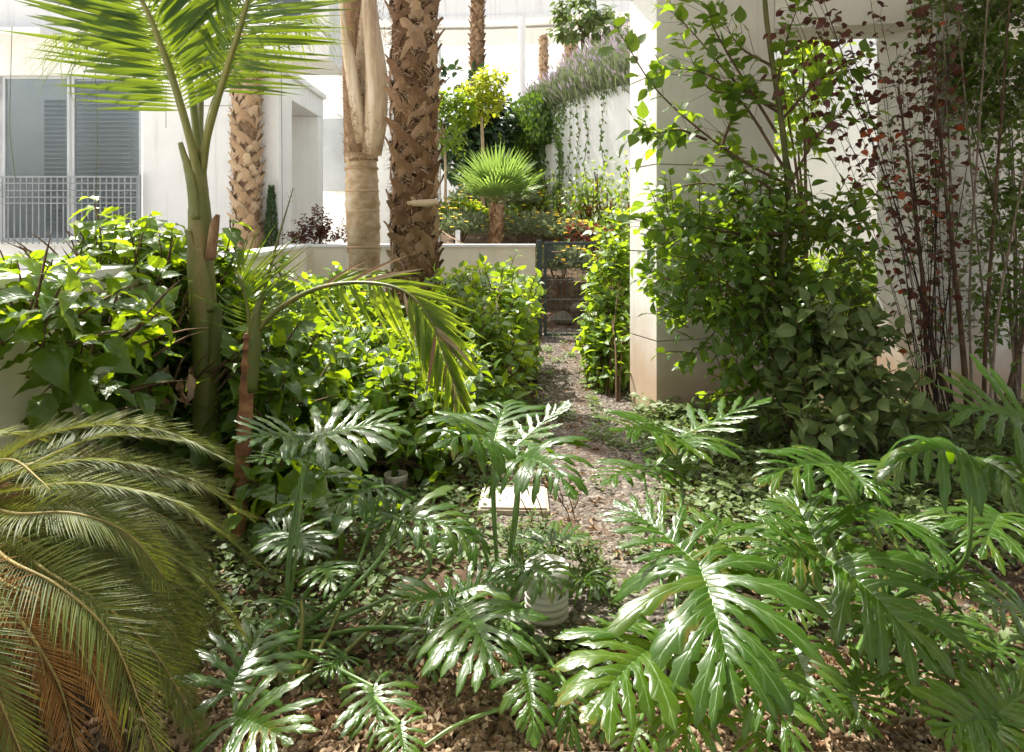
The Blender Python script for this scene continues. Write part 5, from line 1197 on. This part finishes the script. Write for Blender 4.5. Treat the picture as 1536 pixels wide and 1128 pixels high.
# plants beyond the opening, in the sun
shrub('sunlit_rear_shrub', 'yellow-green shrub glowing in the sun behind the young tree near the top of the opening', 'shrub',
      [B(1200, 110, 7.6, 30, 50, 0.4), B(1185, 180, 7.6, 22, 50, 0.3), B(1230, 85, 7.8, 30, 25, 0.3)], 120, 0.12, T_OV, 'hedge', [P(1210, 500, 7.6)], None, per=(5, 8), nstem=4, stem_r=0.02)
shrub('rear_low_shrub', 'sunlit low shrub glimpsed at the foot of the rear white wall', 'shrub',
      [B(1260, 430, 7.8, 100, 40, 0.5), B(1200, 450, 7.6, 60, 60, 0.4), B(1330, 450, 7.8, 40, 60, 0.4)], 320, 0.11, T_OV, 'hedge', [P(1260, 520, 7.6)], None, per=(5, 8))

# ------------------------------------------------------------------ planting behind the low wall
def spikes(name, label, cat, area, n, L, mat, tp=T_NEEDLE, lean=0.5, root=None, extra=None, sx=1.0):
    ins = []; ex = []
    for _ in range(n):
        p, out = area(); d = (Vector((0, 0, 1)) + out * lean + rdir() * 0.45).normalized(); s = L * ru(0.5, 1.3)
        ins.append((mat4(p, d, rdir(), s, sx), rng.randrange(len(tp))))
        if extra and rng.random() < extra[1]: ex.append((mat4(p + d * s * 0.9, d, rdir(), s * 0.45, 2.2), rng.randrange(len(tp))))
    a = Acc(); merge(a, ins, tp); o = a.build(name if not root else 'foliage', MT[mat], root); stuff(o)
    if not root: tag(o, label, cat)
    if ex: a = Acc(); merge(a, ex, tp); stuff(a.build('flowers', extra[0], root or o))
    return o
def rw_at(t):
    k = t * (len(RW) - 1); j = min(int(k), len(RW) - 2); u = k - j
    return Vector((RW[j][0] * (1 - u) + RW[j + 1][0] * u, RW[j][1] * (1 - u) + RW[j + 1][1] * u, RZ[j] * (1 - u) + RZ[j + 1] * u))
def lav_area():
    t = ru(0.2, 1.0); p = rw_at(t); q = p + Vector((ru(-0.2, 1.3), ru(-0.1, 1.3), 0)); h = min(1.0, max(0, q.x - p.x) * 1.3)
    return q + Vector((0, 0, ru(-0.2, 0.38 + 0.72 * h))), Vector((-0.6, -0.3, 0))
spikes('lavender_hedge', 'mass of grey lavender in pale mauve flower on top of the white retaining wall', 'lavender', lav_area, 34000, 0.28, 'lavender', extra=(MT['lavflower'], 0.22))
t = thing('wall_ivy', 'dark green ivy curtain hanging over the far end of the white retaining wall', 'climber')
def cur_area_pts():
    out = []
    for _ in range(7500):
        u = ru(0, 1.25); v = ru(0, 1) ** 0.8
        p = Vector((ex - 0.95 + u * 1.1 , ey + 0.9 - u * 1.2, 0)); top = 4.25 - 1.0 * (1 - u) ** 2
        z = top - v * (top - (1.3 if u < 0.95 else 3.2)); p += Vector((ru(-.35, .4) , ru(-.5, .15), 0)) + Vector((0, 0, z))
        out.append(p)
    return out
ins = [(mat4(p, Vector((ru(-.6, .6), ru(-.6, 0), -1)), Vector((-0.4, -1, 0.5)) + rdir() * 0.7, ru(0.07, 0.13)), rng.randrange(3)) for p in cur_area_pts()]
place(ins, T_OV, MT['ivy'], t, 'leaf', 0, 'foliage')
a = Acc()
for i in range(9): a.tube(spline([Vector((ex - 0.8 + i * 0.1, ey + 0.3 - i * 0.08, 3.6)), Vector((ex - 0.9 + i * 0.1, ey + 0.2 - i * 0.1, 2.4)), Vector((ex - 0.8 + i * 0.12, ey + 0.1 - i * 0.1, 1.2))], 8), 0.012, 4); 
a.build('stems', MT['twig'], t)
# thin trailing strands on the wall face
t = thing('trailing_vine', 'thin yellowish vine strands trailing down the bright retaining wall', 'climber')
ins = []; 
for i in range(13):
    s0 = (0.97, 0.94, 0.91, 0.84, 0.80, 0.72, 0.70, 0.66, 0.62, 0.5, 0.58, 0.95, 0.99)[i]; p = rw_at(s0) + Vector((-0.03, -0.05, 0)); n_ = int(ru(28, 60)); q = p.copy(); path = [q.copy()]
    for k in range(n_):
        q = q + Vector((ru(-.02, .02), ru(-.01, .01), -0.045)); path.append(q.copy())
        for _ in range(4 if i in (0, 1, 11, 12, 5, 6) else 1): ins.append((mat4(q + rdir() * 0.05, Vector((ru(-1, 1), ru(-.6, 0), -0.6)), Vector((-0.6, -1, 0.6)) + rdir() * .5, ru(0.04, 0.10)), rng.randrange(2)))
    a = Acc(); a.tube(path, 0.006, 4, cap=False); a.build('strand', MT['twig_green'], t)
place(ins, T_SM, MT['ivy'], t, 'leaf', 0, 'foliage')
# half-dry creeper at the foot of the retaining wall
t = thing('dry_creeper', 'half dry brown-stemmed creeper along the foot of the retaining wall', 'climber')
a = Acc(); ins = []; dry = []
for i in range(60):
    s0 = ru(0.15, 0.95); b = rw_at(s0) + Vector((-0.25, -0.2, 0)); b.z = 0.7; e = b + Vector((ru(-.2, .2), 0, ru(1.0, 1.7)))
    a.tube(curve(b, e, 7, 0, Vector((ru(-.1, .1), 0, 0)), 0.04), 0.012, 4)
    for _ in range(44): 
        p = e + Vector((ru(-.35, .35), ru(-.2, .15), ru(-0.55, 0.25))); ins.append((mat4(p, rdir(), Vector((0, -.5, 1)) + rdir() * .6, ru(0.05, 0.11)), rng.randrange(3)))
    for _ in range(26):
        p = b.lerp(e, ru(0.05, .95)) + Vector((ru(-.15, .15), ru(-.15, .1), 0)); dry.append((mat4(p, Vector((ru(-.5, .5), 0, -1)), Vector((0, -1, .3)) + rdir() * .5, ru(0.05, 0.10)), rng.randrange(2)))
a.build('stems', MT['twig'], t); place(ins, T_OV, MT['hedge'], t, 'leaf', 0, 'foliage'); place(dry, T_DRY, MT['dry'], t, 'dead_leaf', 0, 'dead_leaves')

# silver-leaved daisy bushes
DB = [(690, 345, 12.0, 60, 34, 'silver', 'silvery daisy bush left of the dwarf fan palm'), (790, 345, 12.2, 60, 34, 'silver', 'silvery daisy bush right of the dwarf fan palm, above the gate post'), (690, 322, 13.0, 40, 22, 'hedge', 'greener daisy bush behind the left silvery one'),
      (860, 352, 11.8, 40, 22, 'silver', 'small daisy bush straight above the gate'), (845, 398, 10.9, 45, 34, 'silver', 'daisy bush seen through the gate mesh'), (740, 300, 14.0, 70, 26, 'silver', 'pale rear daisy bush in the shade of the dwarf fan palm')]
for (px, py, Y, rx, ry, mt, lab) in DB:
    t = thing('daisy_bush', lab, 'bush', group='daisy bushes behind the low wall'); c, a1, a2, a3 = B(px, py, Y, rx, ry, rx / F * Y * 0.8); ins = []; fl = []
    for _ in range(1700):
        d = rdir(); d.z = abs(d.z) * ru(-.3, 1); p = c + Vector((d.x * a1, d.y * a2, d.z * a3)) * ru(0.6, 1.05)
        ins.append((mat4(p, (d + Vector((0, 0, .6)) + rdir() * .5).normalized(), rdir(), ru(0.05, 0.11)), rng.randrange(2)))
    for _ in range(34):
        d = rdir(); d.z = abs(d.z); d.y = -abs(d.y); p = c + Vector((d.x * a1, d.y * a2, d.z * a3)) * 1.1
        for k in range(5): fl.append((mat4(p, Vector((math.cos(k * 1.26), math.sin(k * 1.26), 0.2)), Vector((0, -.6, 1)), 0.035, 1.6), rng.randrange(2)))
    place(ins, T_SM, MT[mt], t, 'leaf', 0, 'foliage'); place(fl, T_SM, MT['yellow'], t, 'flower', 0, 'flowers')
    a = Acc()
    for _ in range(8): a.tube([Vector((c.x + ru(-.1, .1), c.y, c.z - a3 * 1.4)), c + rdir() * 0.2], 0.012, 4)
    a.build('stems', MT['twig'], t)
t = thing('red_ground_shrub', 'low red-leaved bush above the right end of the gate', 'bush')
ins = [(mat4(P(ru(850, 915), ru(335, 362), ru(11.2, 11.8)), rdir(), rdir(), ru(0.04, 0.09)), rng.randrange(2)) for _ in range(260)]; place(ins, T_SM, MT['reddull'], t, 'leaf', 0, 'foliage')

# tall trees of the background
def small_tree(name, label, trunk, r, blobs, n, size, tpl, mat, tm='twig', **kw):
    t = thing(name, label, 'tree'); a = Acc(); a.tube(spline(trunk, 12), [r * (1 - 0.4 * i / 11) for i in range(12)], 8, jit=0.05); a.build('trunk', MT[tm], t)
    bush(t, blobs, n, size, tpl, MT[mat], [trunk[-1]], maxn=0, nstem=8, **kw); return t
small_tree('golden_standard_tree', 'small tree with a golden yellow-green head on a thin pale stem behind the dwarf palm', [P(724, 345, 13.4), P(725, 250, 13.4), P(722, 170, 13.4)], 0.045,
           [B(720, 150, 13.4, 26, 26, 0.3), B(738, 128, 13.4, 18, 14, 0.2)], 90, 0.14, T_OV, 'yellowgreen', 'wood', tl=0.25)
small_tree('slim_loose_tree', 'slim loosely leafed tree beside the shaggy palm trunk', [P(668, 320, 13.0), P(668, 240, 13.0), P(664, 190, 13.0)], 0.03,
           [B(672, 185, 13.0, 26, 45, 0.3), B(690, 165, 13.0, 18, 22, 0.25)], 110, 0.12, T_OV, 'hedge', 'wood', tl=0.25)
small_tree('umbrella_tree', 'umbrella tree with drooping leaf clusters above the lavender', [P(880, 130, 17), P(878, 90, 17), P(870, 40, 17)], 0.08,
           [B(868, 22, 17, 30, 28, 0.5), B(900, 38, 17.2, 22, 16, 0.4), B(845, 52, 16.8, 12, 6, 0.3)], 90, 0.20, T_OV, 'greyshrub', tl=0.35, droop=0.8)
small_tree('dark_rubber_tree', 'dark glossy big-leaved shrub behind the slender far palm', [P(700, 300, 14.8), P(700, 230, 14.8), P(705, 200, 14.8)], 0.04,
           [B(690, 225, 14.8, 32, 45, 0.4), B(735, 210, 15.0, 30, 40, 0.4), B(690, 115, 15.0, 24, 12, 0.3), B(745, 170, 15.2, 14, 12, 0.2)], 170, 0.26, T_OV, 'darkbig', tl=0.3, droop=0.4)
t = thing('small_cypress', 'narrow dark cypress between the pale palm and the portal', 'tree')
a = Acc(); a.tube([P(407, 375, 9.9) + Vector((0, 0, -1)), P(407, 290, 9.9)], [0.02, 0.005], 6); a.build('trunk', MT['twig'], t)
ins = []
for _ in range(2200):
    h = ru(0, 1); r = 0.085 * (1 - h) ** 0.6 + 0.01; az = ru(0, 6.28); p = P(407, 375 - 92 * h, 9.9) + Vector((math.cos(az), math.sin(az), 0)) * r * ru(.5, 1)
    ins.append((mat4(p, Vector((math.cos(az) * .5, math.sin(az) * .5, 1.2)), rdir(), ru(0.04, 0.08), 1.5), rng.randrange(2)))
place(ins, T_NEEDLE, MT['cypress'], t, 'leaf', 0, 'foliage')
small_tree('plum_shrub', 'thin purple-leaved shrub standing before the white recess', [P(478, 390, 10.0), P(480, 360, 10.0), P(482, 340, 10.0)], 0.02,
           [B(480, 345, 10.0, 14, 32, 0.15), B(465, 350, 10.0, 16, 20, 0.15), B(500, 352, 10, 20, 16, 0.15), B(445, 358, 10.1, 14, 12, 0.1)], 130, 0.055, T_RND, 'purple', tl=0.12, up=1.2)

# ================================================================== GROUND COVER AND LITTER
def gcover(name, label, polyfn, n, size, mat, tpl, zr=(0.01, 0.07), cat='ground cover'):
    ins = []
    while len(ins) < n:
        x, y = ru(-2.6, 4.2), ru(1.95, 9.4)
        if not polyfn(x, y): continue
        d = Vector((ru(-1, 1), ru(-1, 1), ru(-.1, .5)))
        ins.append((mat4(Vector((x, y, ru(*zr))), d, (Vector((0, 0, 1)) + rdir() * .6).normalized(), size * ru(0.5, 1.4)), rng.randrange(len(tpl))))
    a = Acc(); merge(a, ins, tpl); o = stuff(a.build(name, MT[mat])); return tag(o, label, cat)
def onpath(x, y):
    q = path_x(min(9.9, max(2.5, y))); return q[0] < x < q[1]
def dens(x, y, s=1.6, o=0): return noise.noise(Vector((x * s, y * s, o))) 
gcover('creeping_ground_cover', 'low creeping green ground cover over the middle of the bed', lambda x, y: 2.35 < y < 6 and not onpath(x, y) and dens(x, y) > -0.3 - 0.2 * (y > 3), 38000, 0.04, 'cover', T_SM)
gcover('path_weeds', 'scattered bright weeds growing through the path gravel', lambda x, y: y > 2.6 and onpath(x, y) and dens(x, y, 4, 7) > 0.28, 2600, 0.035, 'cover', T_SM, (0.02, 0.09))
gcover('leaf_litter', 'fallen brown leaves and chips strewn over soil and path', lambda x, y: dens(x, y, 2, 3) > (-0.05 if onpath(x, y) else -0.25), 20000, 0.045, 'litter', T_DRY, (0.005, 0.04))
gcover('dry_litter', 'fallen brown leaves and twigs lying over the front pebbles', lambda x, y: y < 2.4 and dens(x, y, 3, 9) > -0.2, 2600, 0.05, 'litter', T_DRY, (0.02, 0.04))
gcover('creeping_weeds', 'patches of low green leaves creeping onto the front pebbles', lambda x, y: 2.2 < y < 2.6 and dens(x, y, 3.5, 5) > 0.12, 2200, 0.035, 'cover', T_SM, (0.015, 0.06))
gcover('shade_ground_cover', 'dense shaded ground cover below the trees on the right', lambda x, y: x > 0.8 and 2.9 < y < 5.6 and not onpath(x, y) and dens(x, y, 2.2, 11) > -0.12, 10000, 0.05, 'greyshrub', T_SM, (0.01, 0.16))
# low weeds mound beside the pipe
shrub('low_green_mound', 'small dense mound of green weeds just behind the ribbed white pipe', 'weed', [B(860, 850, 2.85, 45, 30, 0.12), B(800, 815, 2.95, 45, 20, 0.12)], 170, 0.03, T_SM, 'cover', [G(860, 880)], None, per=(6, 9), tl=0.06, maxn=0, nstem=5, stem_r=0.002)
# twigs and bare sticks
t = thing('dry_twigs', 'thin dry weed stalks standing beside the white meter cover', 'twig')
a = Acc()
for (x0, y0, x1, y1) in ((793, 785, 781, 748), (816, 795, 804, 743), (860, 800, 835, 740), (865, 790, 848, 735), (848, 770, 832, 722), (850, 780, 868, 745)):
    p = G(x0, y0); a.tube(curve(p, P(x1, y1, p.y), 5, 0, Vector((0.01, 0, 0)), 0.03), 0.0025, 4)
a.build('stalks', MT['twig'], t)

# ================================================================== PIPES, POTS, HOSES
rp = thing('ribbed_pipe', 'ribbed white plastic inspection pipe with a round cap half hidden by leaves', 'pipe')
PB = G(822, 935); PB = P(820, 935, 2.62); PB.z = -0.015
prof = []; z = 0.0
while z < 0.17: prof += [(0.074, z), (0.078, z + 0.004), (0.078, z + 0.014), (0.072, z + 0.017), (0.068, z + 0.022)]; z += 0.024
a = Acc(); a.lathe(prof, PB, 40); a.build('pipe_body', MT['plastic'], rp)
a = Acc(); a.lathe([(0.0755, 0.165), (0.0755, 0.195), (0.079, 0.198), (0.079, 0.232), (0.076, 0.237), (0.066, 0.238), (0.064, 0.235), (0.0, 0.236)], PB + Vector((0.0, 0, 0)), 40, Matrix.Rotation(R(4), 3, 'X')); cap = a.build('cap', MT['plastic'], rp)
a = Acc(); a.box((-0.012, -0.002, -0.012), (0.028, 0.0015, 0.006)); lb_ = a.build('label_patch', MT['frame'], cap, False); lb_.location = PB + Vector((0.022, -0.0785, 0.215)); lb_.rotation_euler = (0, 0, R(16))
wp = thing('slotted_white_pot', 'small grey-white slotted pot standing in the dark shrub on the left of the path', 'pot')
Q = G(594, 738); a = Acc(); a.lathe([(0.0, 0.0), (0.052, 0.0), (0.057, 0.03), (0.06, 0.034), (0.062, 0.09), (0.064, 0.096), (0.062, 0.1), (0.056, 0.099), (0.054, 0.05), (0.0, 0.045)], Q + Vector((0, 0, 0)), 32); a.build('pot_body', MT['plastic'], wp)
for k in range(26):
    an = k / 26 * 6.283; a = Acc(); c = Q + Vector((math.cos(an) * 0.0578, math.sin(an) * 0.0578, 0.004)); a.tube([c, c + Vector((0, 0, 0.026))], 0.002, 5); a.build('slot', MT['hose'], wp)
mc = thing('meter_box_cover', 'white rectangular meter box cover lying flat in the sunlit path', 'lid')
q0 = G(716, 782); q1 = G(824, 784); q2 = G(820, 748); q3 = G(724, 748)
for nme, s_, z0, z1, mt in (('rim', 1.0, 0.0, 0.055, 'plastic'), ('lid', 0.93, 0.056, 0.066, 'plastic')):
    c = (q0 + q1 + q2 + q3) / 4; a = Acc(); a.prism([tuple((c + (q - c) * s_)[:2]) for q in (q0, q1, q2, q3)], z0, z1); bev(a.build(nme, MT[mt], mc, False), 0.004)
for (nme, lab, pts, r) in (('irrigation_hose', 'brown irrigation hose lying along the front pebbles', [(330, 1088), (480, 1082), (620, 1078), (760, 1080), (900, 1086), (1100, 1092)], 0.009),
                           ('irrigation_hose', 'brown irrigation hose crossing the bed behind the middle philodendron', [(400, 958), (520, 955), (640, 952), (760, 962), (900, 970)], 0.007),
                           ('irrigation_hose', 'brown hose crossing the path behind the meter box cover', [(690, 728), (760, 727), (800, 732), (870, 728), (960, 740)], 0.009)):
    a = Acc(); a.tube([q + Vector((0, 0, 0.024)) for q in spline([G(*q) for q in pts], 40)], r, 8); o = a.build(nme, MT['hose']); tag(o, lab, 'hose')
# a long bent stalk lying in front
a = Acc(); a.tube(spline([P(635, 1120, 1.9), P(690, 1085, 1.95), P(760, 1060, 2.0)], 12), 0.005, 6); tag(a.build('fallen_stalk', MT['petiole']), 'single green fallen stalk lying aslant on the front pebbles', 'stalk')
# fallen stems on the bed
for i, (pts, lab) in enumerate((([(560, 900), (600, 905), (690, 898)], 'thin brown stick on the soil left of the ribbed pipe'), ([(640, 940), (700, 925), (760, 930)], 'second brown stick, nearest the middle philodendron stem'))):
    a = Acc(); a.tube([q + Vector((0, 0, 0.03)) for q in spline([G(*q) for q in pts], 10)], 0.004, 5, jit=0.2); tag(a.build('stick', MT['twig']), lab, 'stick')
# leaning yellow-green old stalks at the left plant
t = thing('old_leaf_stalks', 'thick yellowing stalks rising from the pebbles at the foot of the left philodendron', 'stalk')
for (x0, y0, x1, y1, Y0, Y1, r) in ((428, 1030, 452, 900, 2.2, 2.3, .011), (432, 1030, 512, 905, 2.2, 2.35, .008), (425, 1020, 470, 960, 2.2, 2.3, .010), (418, 1015, 398, 905, 2.2, 2.3, .006), (440, 1000, 600, 900, 2.2, 2.5, .009), (440, 1025, 620, 1012, 2.15, 2.3, .006)):
    a = Acc(); p, q = P(x0, y0, Y0), P(x1, y1, Y1); p.z = 0.01; pp = curve(p, q, 8, 0, Vector((0.02, 0, 0.01))); a.tube(pp, [r * (1.2 - 0.8 * k / 7) for k in range(8)], 7); a.build('stalk', MT['petiole_y'], t)
